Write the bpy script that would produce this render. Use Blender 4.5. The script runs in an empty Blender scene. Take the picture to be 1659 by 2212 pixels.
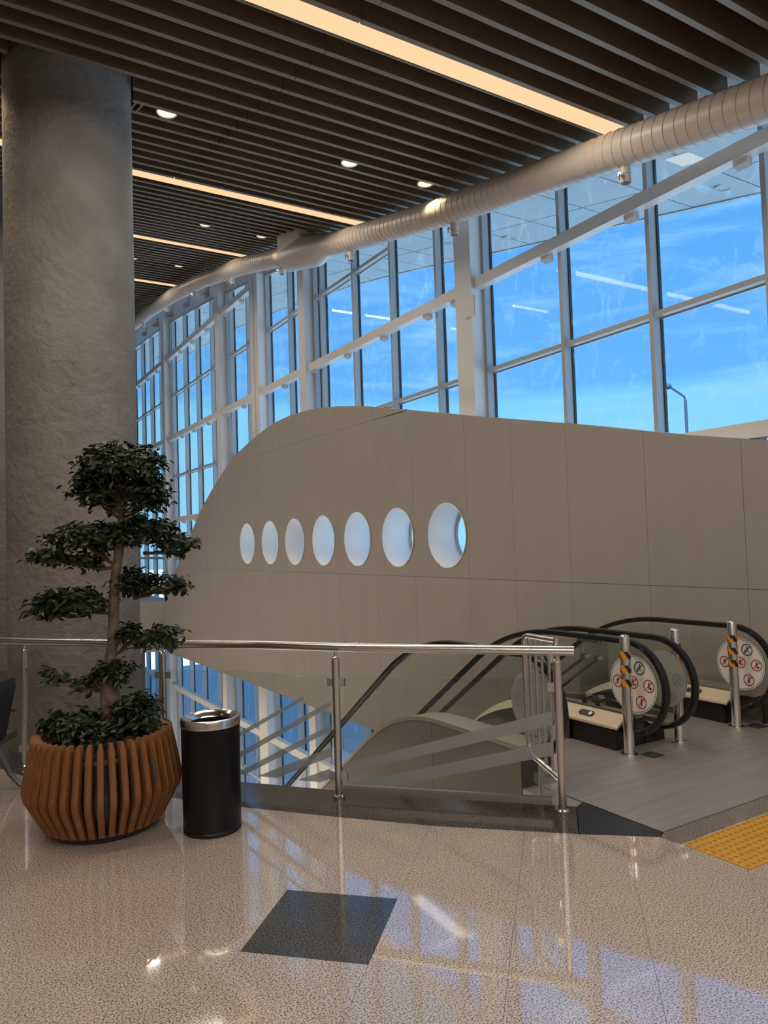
import bpy, bmesh, math, random
from mathutils import Vector, Matrix
random.seed(7)
S = bpy.context.scene
COL = S.collection
rad = math.radians

# ------------------------------------------------------------------ camera
F_PX, PITCH, ROLL, YF, EYE = 1591.0, rad(2.38), rad(-1.82), rad(-31.34), 1.83
def _axes():
    cp, sp = math.cos(PITCH), math.sin(PITCH)
    right, fwd, up = (1, 0, 0), (0, cp, sp), (0, -sp, cp)
    c, s = math.cos(ROLL), math.sin(ROLL)
    r = [right[i]*c + up[i]*s for i in range(3)]
    u = [-right[i]*s + up[i]*c for i in range(3)]
    ya = (math.sin(YF), math.cos(YF)); xa = (math.cos(YF), -math.sin(YF))
    def w(v): return Vector((v[0]*xa[0]+v[1]*xa[1], v[0]*ya[0]+v[1]*ya[1], v[2]))
    return w(r), w(u), w(fwd)
CR, CU, CF = _axes()
EYEP = Vector((0, 0, EYE))
cam_d = bpy.data.cameras.new('camera'); cam = bpy.data.objects.new('camera', cam_d); COL.objects.link(cam)
cam_d.sensor_fit = 'VERTICAL'; cam_d.sensor_height = 24.0; cam_d.lens = F_PX/2212*24.0
cam_d.clip_start = 0.05; cam_d.clip_end = 800
m = Matrix((CR, CU, -CF)).transposed().to_4x4(); m.translation = EYEP
cam.matrix_world = m
S.camera = cam
S.view_settings.view_transform = 'Standard'; S.view_settings.look = 'None'
S.view_settings.gamma = 1.0; S.view_settings.use_curve_mapping = False
S.view_settings.exposure = 0.0

def ray(x, y):
    return CR*((x-829.5)/F_PX) - CU*((y-1106)/F_PX) + CF
def at_z(x, y, z=0.0):
    d = ray(x, y); return EYEP + d*((z-EYE)/d.z)
def at_X(x, y, X):
    d = ray(x, y); return EYEP + d*(X/d.x)
def on_plane(x, y, p, n):
    d = ray(x, y); return EYEP + d*((Vector(p)-EYEP).dot(n)/d.dot(n))

# ------------------------------------------------------------------ sky
W = bpy.data.worlds.new('sky'); S.world = W; W.use_nodes = True
nt = W.node_tree; nt.nodes.clear()
def N(nt, t, **k):
    n = nt.nodes.new(t)
    for a, b in k.items():
        if a.startswith('i_'): n.inputs[int(a[2:])].default_value = b
        else: setattr(n, a, b)
    return n
out = N(nt, 'ShaderNodeOutputWorld'); bg = N(nt, 'ShaderNodeBackground'); bg.inputs[1].default_value = 1.06
tc = N(nt, 'ShaderNodeTexCoord'); sep = N(nt, 'ShaderNodeSeparateXYZ')
nt.links.new(tc.outputs['Generated'], sep.inputs[0])
ramp = N(nt, 'ShaderNodeValToRGB'); cr = ramp.color_ramp
mr = N(nt, 'ShaderNodeMapRange'); mr.inputs[1].default_value = -0.2; mr.inputs[2].default_value = 1.0
cn = N(nt, 'ShaderNodeTexNoise'); cn.inputs['Scale'].default_value = 2.2; cn.inputs['Detail'].default_value = 2
wob = N(nt, 'ShaderNodeMath', operation='MULTIPLY_ADD'); wob.inputs[1].default_value = 0.012
nt.links.new(tc.outputs['Generated'], cn.inputs['Vector'])
nt.links.new(cn.outputs['Fac'], wob.inputs[0]); nt.links.new(sep.outputs['Z'], wob.inputs[2])
nt.links.new(wob.outputs[0], mr.inputs[0]); nt.links.new(mr.outputs[0], ramp.inputs[0])
def el(z): return (z+0.2)/1.2
stops = [(-0.2, (.20, .24, .27)), (-0.02, (.30, .42, .50)), (0.0, (.33, .74, .98)), (0.185, (.225, .66, 1.0)),
         (0.203, (.145, .475, .95)), (0.40, (.110, .405, .95)), (1.0, (.06, .24, .72))]
while len(cr.elements) < len(stops): cr.elements.new(0.5)
for e, (z, c) in zip(cr.elements, stops): e.position = el(z); e.color = (*c, 1)
mp = N(nt, 'ShaderNodeMapping'); mp.inputs['Scale'].default_value = (1.3, 1.3, 6.0); mp.inputs['Rotation'].default_value = (0, 0.12, 0)
nz = N(nt, 'ShaderNodeTexNoise'); nz.inputs['Scale'].default_value = 3.2; nz.inputs['Detail'].default_value = 6; nz.inputs['Roughness'].default_value = 0.62; nz.inputs['Distortion'].default_value = 0.8
nr = N(nt, 'ShaderNodeValToRGB'); nr.color_ramp.elements[0].position = .50; nr.color_ramp.elements[1].position = .74
cm = N(nt, 'ShaderNodeMix', data_type='RGBA'); cm.inputs[7].default_value = (.34, .70, 1.0, 1)
nt.links.new(tc.outputs['Generated'], mp.inputs[0]); nt.links.new(mp.outputs[0], nz.inputs['Vector']); nt.links.new(nz.outputs['Fac'], nr.inputs[0])
nt.links.new(nr.outputs[0], cm.inputs[0]); nt.links.new(ramp.outputs[0], cm.inputs[6])
nt.links.new(cm.outputs[2], bg.inputs[0]); nt.links.new(bg.outputs[0], out.inputs[0])

sun_d = bpy.data.lights.new('sun', 'SUN'); sun_d.energy = 15.0; sun_d.angle = rad(.53); sun_d.color = (.62, .86, 1.0)
sun = bpy.data.objects.new('sun', sun_d); COL.objects.link(sun)      # stands behind the building, lights the apron outside
sun.rotation_euler = Vector((.55, .25, -.80)).to_track_quat('-Z', 'Y').to_euler(); sun.location = (-20, -10, 40)
STRIP_W = 165.0      # lamp power of one warm linear luminaire
SPOT_W = 26.0       # lamp power of one downlight

# ------------------------------------------------------------------ materials
def mat(name, col, rough=.5, metal=0.0, spec=None):
    M = bpy.data.materials.new(name); M.use_nodes = True
    b = M.node_tree.nodes['Principled BSDF']
    b.inputs['Base Color'].default_value = (*col, 1); b.inputs['Roughness'].default_value = rough; b.inputs['Metallic'].default_value = metal
    if spec is not None: b.inputs['Specular IOR Level'].default_value = spec
    return M
def bsdf(M): return M.node_tree.nodes['Principled BSDF']
def noise_col(M, c1, c2, scale, p0=.4, p1=.6, detail=4, stretch=None, rough=.5, dist=0.0, coord='Object'):
    t = M.node_tree; b = bsdf(M)
    tc = t.nodes.new('ShaderNodeTexCoord'); mp = t.nodes.new('ShaderNodeMapping')
    if stretch: mp.inputs['Scale'].default_value = stretch
    n = t.nodes.new('ShaderNodeTexNoise'); n.inputs['Scale'].default_value = scale; n.inputs['Detail'].default_value = detail
    n.inputs['Roughness'].default_value = rough; n.inputs['Distortion'].default_value = dist
    r = t.nodes.new('ShaderNodeValToRGB'); r.color_ramp.elements[0].position = p0; r.color_ramp.elements[1].position = p1
    r.color_ramp.elements[0].color = (*c1, 1); r.color_ramp.elements[1].color = (*c2, 1)
    t.links.new(tc.outputs[coord], mp.inputs[0]); t.links.new(mp.outputs[0], n.inputs['Vector'])
    t.links.new(n.outputs['Fac'], r.inputs[0]); t.links.new(r.outputs[0], b.inputs['Base Color'])
    return n, r, mp
def bump(M, scale, strength, dist=.01, stretch=None, detail=4, kind='noise'):
    t = M.node_tree; b = bsdf(M)
    tc = t.nodes.new('ShaderNodeTexCoord'); mp = t.nodes.new('ShaderNodeMapping')
    if stretch: mp.inputs['Scale'].default_value = stretch
    if kind == 'noise':
        n = t.nodes.new('ShaderNodeTexNoise'); n.inputs['Scale'].default_value = scale; n.inputs['Detail'].default_value = detail
        o = n.outputs['Fac']
    else:
        n = t.nodes.new('ShaderNodeTexWave'); n.inputs['Scale'].default_value = scale; o = n.outputs['Fac']; n.bands_direction = kind
    bp = t.nodes.new('ShaderNodeBump'); bp.inputs['Strength'].default_value = strength; bp.inputs['Distance'].default_value = dist
    t.links.new(tc.outputs['Object'], mp.inputs[0]); t.links.new(mp.outputs[0], n.inputs['Vector'])
    t.links.new(o, bp.inputs['Height']); t.links.new(bp.outputs[0], b.inputs['Normal'])
def emit(name, col, st):
    M = bpy.data.materials.new(name); M.use_nodes = True; t = M.node_tree; t.nodes.clear()
    o = t.nodes.new('ShaderNodeOutputMaterial'); e = t.nodes.new('ShaderNodeEmission')
    e.inputs[0].default_value = (*col, 1); e.inputs[1].default_value = st; t.links.new(e.outputs[0], o.inputs[0]); return M
def glassmat(name, tint, refl=.06, rough=0.0, haze=0.0, hazecol=(.8, .9, 1)):
    M = bpy.data.materials.new(name); M.use_nodes = True; t = M.node_tree; t.nodes.clear()
    o = t.nodes.new('ShaderNodeOutputMaterial'); tr = t.nodes.new('ShaderNodeBsdfTransparent'); tr.inputs[0].default_value = (*tint, 1)
    g = t.nodes.new('ShaderNodeBsdfGlossy'); g.inputs['Roughness'].default_value = rough
    lw = t.nodes.new('ShaderNodeLayerWeight'); lw.inputs[0].default_value = .5
    fr = t.nodes.new('ShaderNodeMath'); fr.operation = 'POWER'; fr.inputs[1].default_value = 5.0; t.links.new(lw.outputs['Facing'], fr.inputs[0])
    ma = t.nodes.new('ShaderNodeMath'); ma.operation = 'MULTIPLY_ADD'; ma.inputs[1].default_value = .75; ma.inputs[2].default_value = refl; ma.use_clamp = True
    mx = t.nodes.new('ShaderNodeMixShader')
    t.links.new(fr.outputs[0], ma.inputs[0]); t.links.new(ma.outputs[0], mx.inputs[0])
    t.links.new(tr.outputs[0], mx.inputs[1]); t.links.new(g.outputs[0], mx.inputs[2])
    last = mx
    if haze > 0:      # dried wash marks on the pane
        d = t.nodes.new('ShaderNodeBsdfTranslucent'); d.inputs[0].default_value = (*hazecol, 1)
        tc = t.nodes.new('ShaderNodeTexCoord'); mp = t.nodes.new('ShaderNodeMapping'); mp.inputs['Scale'].default_value = (1, 1.6, 1.0)
        n = t.nodes.new('ShaderNodeTexNoise'); n.inputs['Scale'].default_value = 1.7; n.inputs['Detail'].default_value = 7; n.inputs['Roughness'].default_value = .7; n.inputs['Distortion'].default_value = 1.6
        r = t.nodes.new('ShaderNodeMapRange'); r.inputs[1].default_value = .54; r.inputs[2].default_value = .82; r.inputs[4].default_value = haze
        m2 = t.nodes.new('ShaderNodeMixShader')
        t.links.new(tc.outputs['Object'], mp.inputs[0]); t.links.new(mp.outputs[0], n.inputs['Vector']); t.links.new(n.outputs['Fac'], r.inputs[0])
        t.links.new(r.outputs[0], m2.inputs[0]); t.links.new(mx.outputs[0], m2.inputs[1]); t.links.new(d.outputs[0], m2.inputs[2]); last = m2
    t.links.new(last.outputs[0], o.inputs[0]); return M

MT = {}
def granite(name, light, mid, dark, rough):
    M = mat(name, mid, rough); t = M.node_tree; b = bsdf(M)
    tc = t.nodes.new('ShaderNodeTexCoord')
    n = t.nodes.new('ShaderNodeTexNoise'); n.inputs['Scale'].default_value = 125; n.inputs['Detail'].default_value = 2; n.inputs['Roughness'].default_value = .6
    r = t.nodes.new('ShaderNodeValToRGB'); r.color_ramp.elements[0].position = .385; r.color_ramp.elements[0].color = (*dark, 1)
    r.color_ramp.elements[1].position = .575; r.color_ramp.elements[1].color = (*light, 1)
    e = r.color_ramp.elements.new(.47); e.color = (*mid, 1)
    n2 = t.nodes.new('ShaderNodeTexNoise'); n2.inputs['Scale'].default_value = 1.6; n2.inputs['Detail'].default_value = 3
    mx = t.nodes.new('ShaderNodeMix'); mx.data_type = 'RGBA'; mx.blend_type = 'MULTIPLY'; mx.inputs[0].default_value = .25
    t.links.new(tc.outputs['Object'], n.inputs['Vector']); t.links.new(tc.outputs['Object'], n2.inputs['Vector'])
    t.links.new(n.outputs['Fac'], r.inputs[0]); t.links.new(r.outputs[0], mx.inputs[6]); t.links.new(n2.outputs['Fac'], mx.inputs[7])
    t.links.new(mx.outputs[2], b.inputs['Base Color']); return M
MT['granite'] = granite('pink granite', (.76, .64, .56), (.50, .412, .355), (.135, .108, .09), .07)
for k_, cw_ in (('granite', 1.0),):
    b_ = bsdf(MT[k_]); b_.inputs['Specular IOR Level'].default_value = .8
    b_.inputs['Coat Weight'].default_value = cw_; b_.inputs['Coat IOR'].default_value = 1.68; b_.inputs['Coat Roughness'].default_value = .035
MT['granite_grey'] = granite('grey granite', (.30, .27, .245), (.20, .175, .155), (.09, .075, .065), .22)
MT['granite_dark'] = granite('dark granite', (.115, .110, .106), (.055, .053, .052), (.014, .014, .014), .10)
MT['pale_floor'] = mat('pale polished floor', (.60, .57, .53), .25)
MT['slate'] = mat('blue black slate', (.022, .026, .036), .35)
MT['grout'] = mat('joint', (.10, .085, .07), .8)
MT['wall'] = mat('beige wall panel', (.36, .335, .31), .62); noise_col(MT['wall'], (.352, .326, .299), (.376, .349, .321), 2.0, .3, .7, 5, (1, 1.6, .45))
MT['batten'] = mat('dark joint batten', (.10, .085, .07), .8)
MT['plaster'] = mat('textured grey plaster', (.34, .31, .28), .7); noise_col(MT['plaster'], (.19, .170, .148), (.265, .242, .216), 2.4, .3, .7, 6)
bump(MT['plaster'], 14, .6, .04, detail=7)
MT['white'] = mat('white paint', (.82, .82, .82), .5)
MT['liner'] = mat('bright white liner', (.92, .94, .95), .45)
MT['beam'] = mat('white painted steel', (.80, .78, .76), .45)
MT['alu'] = mat('grey aluminium frame', (.46, .48, .50), .40, .1)
MT['alu_dark'] = mat('dark gasket', (.03, .035, .04), .5)
MT['glass'] = glassmat('window glass', (.93, .97, 1.0), .012, 0.02, .55)
MT['glass_rail'] = glassmat('railing glass', (.955, .972, .962), .04)
MT['glass_esc'] = glassmat('balustrade glass', (.955, .968, .955), .04)
MT['frost'] = None
MT['steel'] = mat('brushed stainless steel', (.72, .69, .65), .27, 1.0); bump(MT['steel'], 140, .05, .002, (1, 1, .05))
MT['chrome'] = mat('polished steel', (.76, .74, .71), .20, 1.0)
MT['plate'] = mat('ribbed steel plate', (.46, .43, .41), .38, .55); noise_col(MT['plate'], (.40, .375, .355), (.52, .49, .47), 3.0, .3, .7, 6, (.35, 5, 1)); bump(MT['plate'], 28, .25, .004, None, kind='Y')
MT['black'] = mat('black enamel', (.008, .008, .009), .28)
MT['black_bin'] = mat('black coated steel', (.006, .006, .008), .30, 0, .28)
MT['rubber'] = mat('black rubber handrail', (.012, .012, .014), .22)
MT['cream'] = mat('cream metal deck', (.62, .52, .40), .4)
MT['cladding'] = mat('taupe cladding', (.19, .165, .14), .45)
MT['claddingcap'] = mat('champagne trim', (.50, .44, .36), .35, .5)
MT['step'] = mat('dark step metal', (.10, .10, .10), .45, .7); bump(MT['step'], 60, .3, .01, kind='X')
MT['slat'] = mat('dark brown wood slat', (.10, .058, .032), .36, 0, .9); noise_col(MT['slat'], (.115, .068, .034), (.195, .120, .064), 6.0, .3, .7, 6, (.3, 6, 6), .6)
MT['slat_under'] = mat('taupe slat underside', (.27, .22, .17), .42); noise_col(MT['slat_under'], (.23, .185, .14), (.30, .25, .195), 6.0, .3, .7, 5, (.3, 6, 6))  # slat undersides, coloured lighter than the slat sides
MT['void'] = mat('dark ceiling void', (.02, .017, .015), .9)
MT['duct'] = mat('white duct', (.66, .60, .55), .38)
MT['strip'] = emit('warm luminaire diffuser', (1.0, .655, .37), 1.08)
MT['lamp'] = emit('downlight lens', (1.0, .87, .58), 1.5)
MT['lampring'] = mat('white downlight ring', (.8, .78, .72), .4)
MT['soffit'] = mat('canopy soffit panel', (.50, .55, .57), .6)
MT['soffit_edge'] = mat('canopy edge', (.55, .58, .60), .6)
MT['softlight'] = emit('soffit panel light', (.80, .90, .95), .75)
MT['teak'] = mat('orange brown hardwood', (.35, .14, .05), .42); noise_col(MT['teak'], (.175, .066, .021), (.36, .165, .066), 5.0, .25, .75, 6, (2.5, 2.5, .5), .6, 1.2)
MT['soil'] = mat('soil', (.03, .022, .015), .95)
MT['leaf'] = mat('glossy dark green leaf', (.022, .042, .016), .36); noise_col(MT['leaf'], (.008, .019, .009), (.036, .056, .018), 9, .35, .7, 2)
MT['bark'] = mat('pale bark', (.22, .17, .13), .8); noise_col(MT['bark'], (.085, .062, .046), (.20, .160, .125), 18, .3, .7, 6); bump(MT['bark'], 40, .5, .01)
MT['twig'] = mat('twig', (.09, .06, .04), .8)
MT['yellow'] = mat('yellow tactile paving', (.62, .33, .035), .55); noise_col(MT['yellow'], (.50, .25, .02), (.70, .39, .05), 30, .3, .7, 4)
MT['dome'] = mat('worn yellow dome', (.36, .18, .02), .6)
MT['signwhite'] = mat('white sign', (.78, .75, .72), .4)
MT['signgrey'] = mat('grey sign back', (.34, .36, .33), .5)
MT['red'] = mat('red print', (.45, .02, .03), .5)
MT['greenp'] = mat('dark green print', (.02, .10, .07), .5)
MT['blackp'] = mat('black print', (.012, .012, .012), .5)
MT['ghost'] = mat('faint print', (.24, .26, .24), .5)
MT['orange'] = mat('orange tape', (.80, .30, .02), .5)
MT['tapeblack'] = mat('black tape', (.015, .015, .02), .5)
MT['brown'] = mat('brown wall', (.10, .065, .05), .6)
MT['wood'] = mat('light wood counter', (.40, .26, .13), .5)
MT['ground'] = mat('pale concrete apron', (.50, .52, .54), .9)
MT['lamppost'] = mat('grey lamp post', (.025, .045, .085), .7)
MT['seat'] = mat('black seat', (.012, .012, .012), .4)
MT['greymetal'] = mat('grey cast metal', (.16, .16, .165), .4, .7)
MT['tag'] = mat('grey name plate', (.18, .18, .19), .4, .6)
def frost():
    M = bpy.data.materials.new('frosted film'); M.use_nodes = True; t = M.node_tree; t.nodes.clear()
    o = t.nodes.new('ShaderNodeOutputMaterial'); a = t.nodes.new('ShaderNodeBsdfTransparent'); b = t.nodes.new('ShaderNodeBsdfDiffuse'); c = t.nodes.new('ShaderNodeBsdfTranslucent')
    b.inputs[0].default_value = (.42, .44, .44, 1); c.inputs[0].default_value = (.5, .53, .54, 1)
    m1 = t.nodes.new('ShaderNodeMixShader'); m1.inputs[0].default_value = .45; m2 = t.nodes.new('ShaderNodeMixShader'); m2.inputs[0].default_value = .62
    t.links.new(b.outputs[0], m1.inputs[1]); t.links.new(c.outputs[0], m1.inputs[2]); t.links.new(a.outputs[0], m2.inputs[1]); t.links.new(m1.outputs[0], m2.inputs[2]); t.links.new(m2.outputs[0], o.inputs[0]); return M
MT['frost'] = frost()

# ------------------------------------------------------------------ helpers
ROOT = {}
class MB:
    def __init__(s): s.v = []; s.f = []; s.mi = []; s.cur = 0
    def add(s, vs, fs):
        o = len(s.v); s.v += [tuple(p) for p in vs]; s.f += [tuple(i+o for i in f) for f in fs]; s.mi += [s.cur]*len(fs); return s
    def box(s, a, b):
        x0, y0, z0 = a; x1, y1, z1 = b
        return s.add([(x0,y0,z0),(x1,y0,z0),(x1,y1,z0),(x0,y1,z0),(x0,y0,z1),(x1,y0,z1),(x1,y1,z1),(x0,y1,z1)],
                     [(0,3,2,1),(4,5,6,7),(0,1,5,4),(1,2,6,5),(2,3,7,6),(3,0,4,7)])
    def bar(s, p, q, w, h, up=(0,0,1)):
        p = Vector(p); q = Vector(q); d = (q-p).normalized(); u = Vector(up); sd = d.cross(u).normalized(); u = sd.cross(d).normalized()
        vs = []
        for e in (p, q):
            for a, b in ((-1,-1),(1,-1),(1,1),(-1,1)): vs.append(e+sd*(a*w/2)+u*(b*h/2))
        return s.add(vs, [(3,2,1,0),(4,5,6,7),(0,1,5,4),(1,2,6,5),(2,3,7,6),(3,0,4,7)])
    def prism(s, poly, off):
        n = len(poly); off = Vector(off); P = [Vector(p) for p in poly]
        return s.add(P+[p+off for p in P], [tuple(range(n-1,-1,-1)), tuple(range(n,2*n))]+[(i,(i+1)%n,(i+1)%n+n,i+n) for i in range(n)])
    def tube(s, pts, r, n=12, cap=True, closed=False):
        P = [Vector(p) for p in pts]; m_ = len(P); rs = r if isinstance(r, (list, tuple)) else [r]*m_
        ref = None; rings = []
        for i, p in enumerate(P):
            if closed: d = P[(i+1)%m_]-P[i-1]
            else: d = P[min(i+1,m_-1)]-P[max(i-1,0)]
            d.normalize()
            if ref is None:
                ref = Vector((0,0,1)) if abs(d.z) < .9 else Vector((1,0,0))
            a = d.cross(ref).normalized(); b = a.cross(d).normalized(); ref = b
            rings.append([p+a*(math.cos(t)*rs[i])+b*(math.sin(t)*rs[i]) for t in [2*math.pi*k/n for k in range(n)]])
        vs = [v for g in rings for v in g]; fs = []
        for i in range(m_ if closed else m_-1):
            for k in range(n):
                j = (i+1)%m_; fs.append((i*n+k, i*n+(k+1)%n, j*n+(k+1)%n, j*n+k))
        if cap and not closed: fs += [tuple(range(n-1,-1,-1)), tuple((m_-1)*n+k for k in range(n))]
        return s.add(vs, fs)
    def lathe(s, prof, c=(0,0,0), n=32, cap0=False, cap1=False):
        vs = []; fs = []
        for r, z in prof:
            for k in range(n):
                t = 2*math.pi*k/n; vs.append((c[0]+r*math.cos(t), c[1]+r*math.sin(t), c[2]+z))
        for i in range(len(prof)-1):
            for k in range(n): fs.append((i*n+k, i*n+(k+1)%n, (i+1)*n+(k+1)%n, (i+1)*n+k))
        if cap0: fs.append(tuple(range(n-1,-1,-1)))
        if cap1: fs.append(tuple((len(prof)-1)*n+k for k in range(n)))
        return s.add(vs, fs)
    def sweep(s, pts, sect, side=(1,0,0)):
        # sect: list of (a,b): a along side, b along normal in the path plane
        P = [Vector(p) for p in pts]; sd = Vector(side); n = len(sect); vs = []; fs = []
        for i, p in enumerate(P):
            d = (P[min(i+1,len(P)-1)]-P[max(i-1,0)]).normalized(); nn = d.cross(sd).normalized()*-1
            for a, b in sect: vs.append(p+sd*a+nn*b)
        for i in range(len(P)-1):
            for k in range(n): fs.append((i*n+k, i*n+(k+1)%n, (i+1)*n+(k+1)%n, (i+1)*n+k))
        fs += [tuple(range(n-1,-1,-1)), tuple((len(P)-1)*n+k for k in range(n))]
        return s.add(vs, fs)
    def mesh(s, name, mats, org=(0,0,0), smooth=False, bevel=0):
        me = bpy.data.meshes.new(name); o = Vector(org)
        me.from_pydata([tuple(Vector(v)-o) for v in s.v], [], s.f)
        mats = mats if isinstance(mats, (list, tuple)) else [mats]
        for m_ in mats: me.materials.append(m_)
        if len(mats) > 1: me.polygons.foreach_set('material_index', s.mi)
        bm = bmesh.new(); bm.from_mesh(me); bmesh.ops.recalc_face_normals(bm, faces=bm.faces); bm.to_mesh(me); bm.free()
        if smooth:
            for p in me.polygons: p.use_smooth = True
            me.set_sharp_from_angle(angle=rad(40))
        me.update(); return me
def put(name, me, parent=None, loc=None):
    o = bpy.data.objects.new(name, me); COL.objects.link(o)
    if loc is not None: o.location = loc
    if parent: o.parent = parent
    return o
def org(o): return ROOT.get(o.name, Vector((0,0,0)))
def part(name, mb, m_, parent, smooth=False, label=None):
    me = mb.mesh(name, m_, org(parent), smooth); o = put(name, me, parent); ROOT[o.name] = org(parent)
    if label: o['label'] = label
    return o
def thing(name, label, cat, loc=(0,0,0), group=None):
    o = put(name, None, None, loc); ROOT[o.name] = Vector(loc); o['label'] = label; o['category'] = cat
    if group: o['group'] = group
    return o
def solo(name, mb, m_, label, cat, loc=(0,0,0), group=None, smooth=False):
    o = put(name, mb.mesh(name, m_, loc, smooth), None, loc); ROOT[o.name] = Vector(loc); o['label'] = label; o['category'] = cat
    if group: o['group'] = group
    return o
def struct(name, mb=None, m_=None, smooth=False, label=None):
    o = put(name, mb.mesh(name, m_, (0,0,0), smooth) if mb else None); o['kind'] = 'structure'; ROOT[o.name] = Vector((0,0,0))
    if label: o['label'] = label
    return o
def copy_tree(o, parent=None):
    c = o.copy(); COL.objects.link(c); c.parent = parent
    for ch in list(o.children): copy_tree(ch, c)
    return c
def interp(tab, x):
    if x <= tab[0][0]: return tab[0][1]
    for (a, b), (c, d) in zip(tab, tab[1:]):
        if x <= c: return b+(d-b)*(x-a)/(c-a)
    return tab[-1][1]
def clip(subj, clipper):            # Sutherland-Hodgman, convex ccw clipper
    outp = list(subj)
    for i in range(len(clipper)):
        a = clipper[i]; b = clipper[(i+1)%len(clipper)]; inp = outp; outp = []
        if not inp: return []
        def side(p): return (b[0]-a[0])*(p[1]-a[1])-(b[1]-a[1])*(p[0]-a[0])
        for k in range(len(inp)):
            p = inp[k]; q = inp[(k+1)%len(inp)]; sp, sq = side(p), side(q)
            if sp >= 0: outp.append(p)
            if (sp >= 0) != (sq >= 0):
                t = sp/(sp-sq); outp.append((p[0]+(q[0]-p[0])*t, p[1]+(q[1]-p[1])*t))
    res = []
    for p in outp:
        if not res or math.hypot(p[0]-res[-1][0], p[1]-res[-1][1]) > 1e-5: res.append(p)
    return res
def area(p): return .5*sum(p[i][0]*p[(i+1)%len(p)][1]-p[(i+1)%len(p)][0]*p[i][1] for i in range(len(p)))

CEIL = [(-8,4.95),(-1,5.05),(2.5,5.6),(5.21,6.14),(7.93,6.66),(10.66,7.276),(13.39,7.96),(16.11,8.65),(18.84,9.22),(21.56,9.66),(24.3,9.98),(27,10.2),(30,10.36),(36,10.5),(45,10.5)]
HEAD = [(-8,5.35),(-1,5.40),(2.5,5.86),(4,6.17),(12.1,7.86),(14.8,8.45),(17.9,9.04),(22.7,9.76),(27.06,10.3),(33,10.74),(45,10.9)]
def zc(Y): return interp(CEIL, Y)
def zh(Y): return interp(HEAD, Y)
def line_z(x, y, fn):
    d = ray(x, y); t = 1.0
    while t < 80:
        if EYE+t*d.z > fn(t*d.y): break
        t += .01
    return EYEP+d*t

XG = 7.6          # glass plane of the facade
def wall_x(Y): return 7.05-.02*(Y-4.5)

# ------------------------------------------------------------------ floor
floor = struct('floor')
OUTER = [(3.727,3.037),(3.368,3.35),(2.718,3.988),(2.266,4.521),(1.825,5.067),(1.2,5.96),(.636,6.768),(.457,7.214),(.20,8.0),(-.1,9.2),(-.2,13.2)]
INNER = [(3.74,3.72),(3.542,3.845),(3.175,4.264),(2.521,4.983),(2.021,5.597),(1.62,6.2),(1.55,6.8),(1.95,7.5),(2.05,8.3),(2.05,13.2)]
region = [(-8,-8),(9.4,-8),(9.4,2.90),(3.74,2.90)]+OUTER+[(-8,13.2)]
sub = MB(); sub.prism([(x,y,-.03) for x,y in region], (0,0,-.4)); part('substrate', sub, MT['grout'], floor)
TA = rad(-31.34-12.9)   # tile rows
# tile axes measured from the dark square tile
t0 = at_z(518.8,2055.3); t1 = at_z(794.2,2083.7); t2 = at_z(619.3,1921.7)
e1 = (t1-t0).normalized(); e2 = Vector((-e1.y, e1.x, 0)); TS = .6
for i in range(-12, 16):
    for j in range(-14, 16):
        g = .0007
        q = [t0+e1*(TS*(i+a))+e2*(TS*(j+b)) for a, b in ((0,0),(1,0),(1,1),(0,1))]
        cx = sum(p.x for p in q)/4; cy = sum(p.y for p in q)/4
        if cx < -5 or cx > 8 or cy < -.3 or cy > 10.5 or (cx < -.8 and cy > 4): continue
        if cx*.52+cy*.854 < .9: continue
        q = [t0+e1*(TS*(i+a)+(g if a == 0 else -g))+e2*(TS*(j+b)+(g if b == 0 else -g)) for a, b in ((0,0),(1,0),(1,1),(0,1))]
        poly = clip(region, [(p.x, p.y) for p in q])
        if len(poly) < 3 or abs(area(poly)) < .004: continue
        mb = MB().prism([(x,y,-.03) for x,y in poly], (0,0,.03))
        dark = (i == 0 and j == 0)
        part('floor_tile', mb, MT['granite_dark'] if dark else MT['granite'], floor, label='dark granite square set among the pink tiles' if dark else None)
mb = MB(); mb.prism([(x,y,-.03) for x,y in clip(region, [(-8,-8),(9.4,-8),(9.4,.2),(-8,.2)])], (0,0,.0285)); part('floor_field', mb, MT['granite'], floor)
# dark granite border around the opening, slab by slab
def seg_point(line, t):
    L = [math.dist(a, b) for a, b in zip(line, line[1:])]; tot = sum(L); d = t*tot
    for (a, b), l in zip(zip(line, line[1:]), L):
        if d <= l or (a, b) == (line[-2], line[-1]): return (a[0]+(b[0]-a[0])*d/l, a[1]+(b[1]-a[1])*d/l)
        d -= l
po = [(3.368,3.35),(2.718,3.988),(2.266,4.521),(1.825,5.067),(1.2,5.96),(.636,6.768),(.457,7.214),(.2,8.0),(-.1,9.2),(-.2,13.2)]
pi_ = [(3.70,3.69),(3.175,4.264),(2.521,4.983),(2.021,5.597),(1.62,6.2),(1.55,6.8),(1.95,7.5),(2.05,8.3),(2.05,9.2),(2.05,13.2)]
for k in range(9):
    a, b, c, d = po[k], po[k+1], pi_[k+1], pi_[k]
    g = .001
    def sh(p, q): 
        l = math.dist(p, q); return (p[0]+(q[0]-p[0])*g/l, p[1]+(q[1]-p[1])*g/l)
    poly = [sh(a,b), sh(b,a), sh(c,d), sh(d,c)]
    part('border_slab', MB().prism([(x,y,-.3) for x,y in poly], (0,0,.301)), MT['granite_dark'], floor)
part('border_slab', MB().prism([(x,y,-.3) for x,y in [(3.372,3.348),(3.727,3.037),(3.795,3.068),(3.79,3.72),(3.703,3.688)]], (0,0,.3015)), MT['slate'], floor, label='smooth blue black slab at the end of the border')
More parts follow.
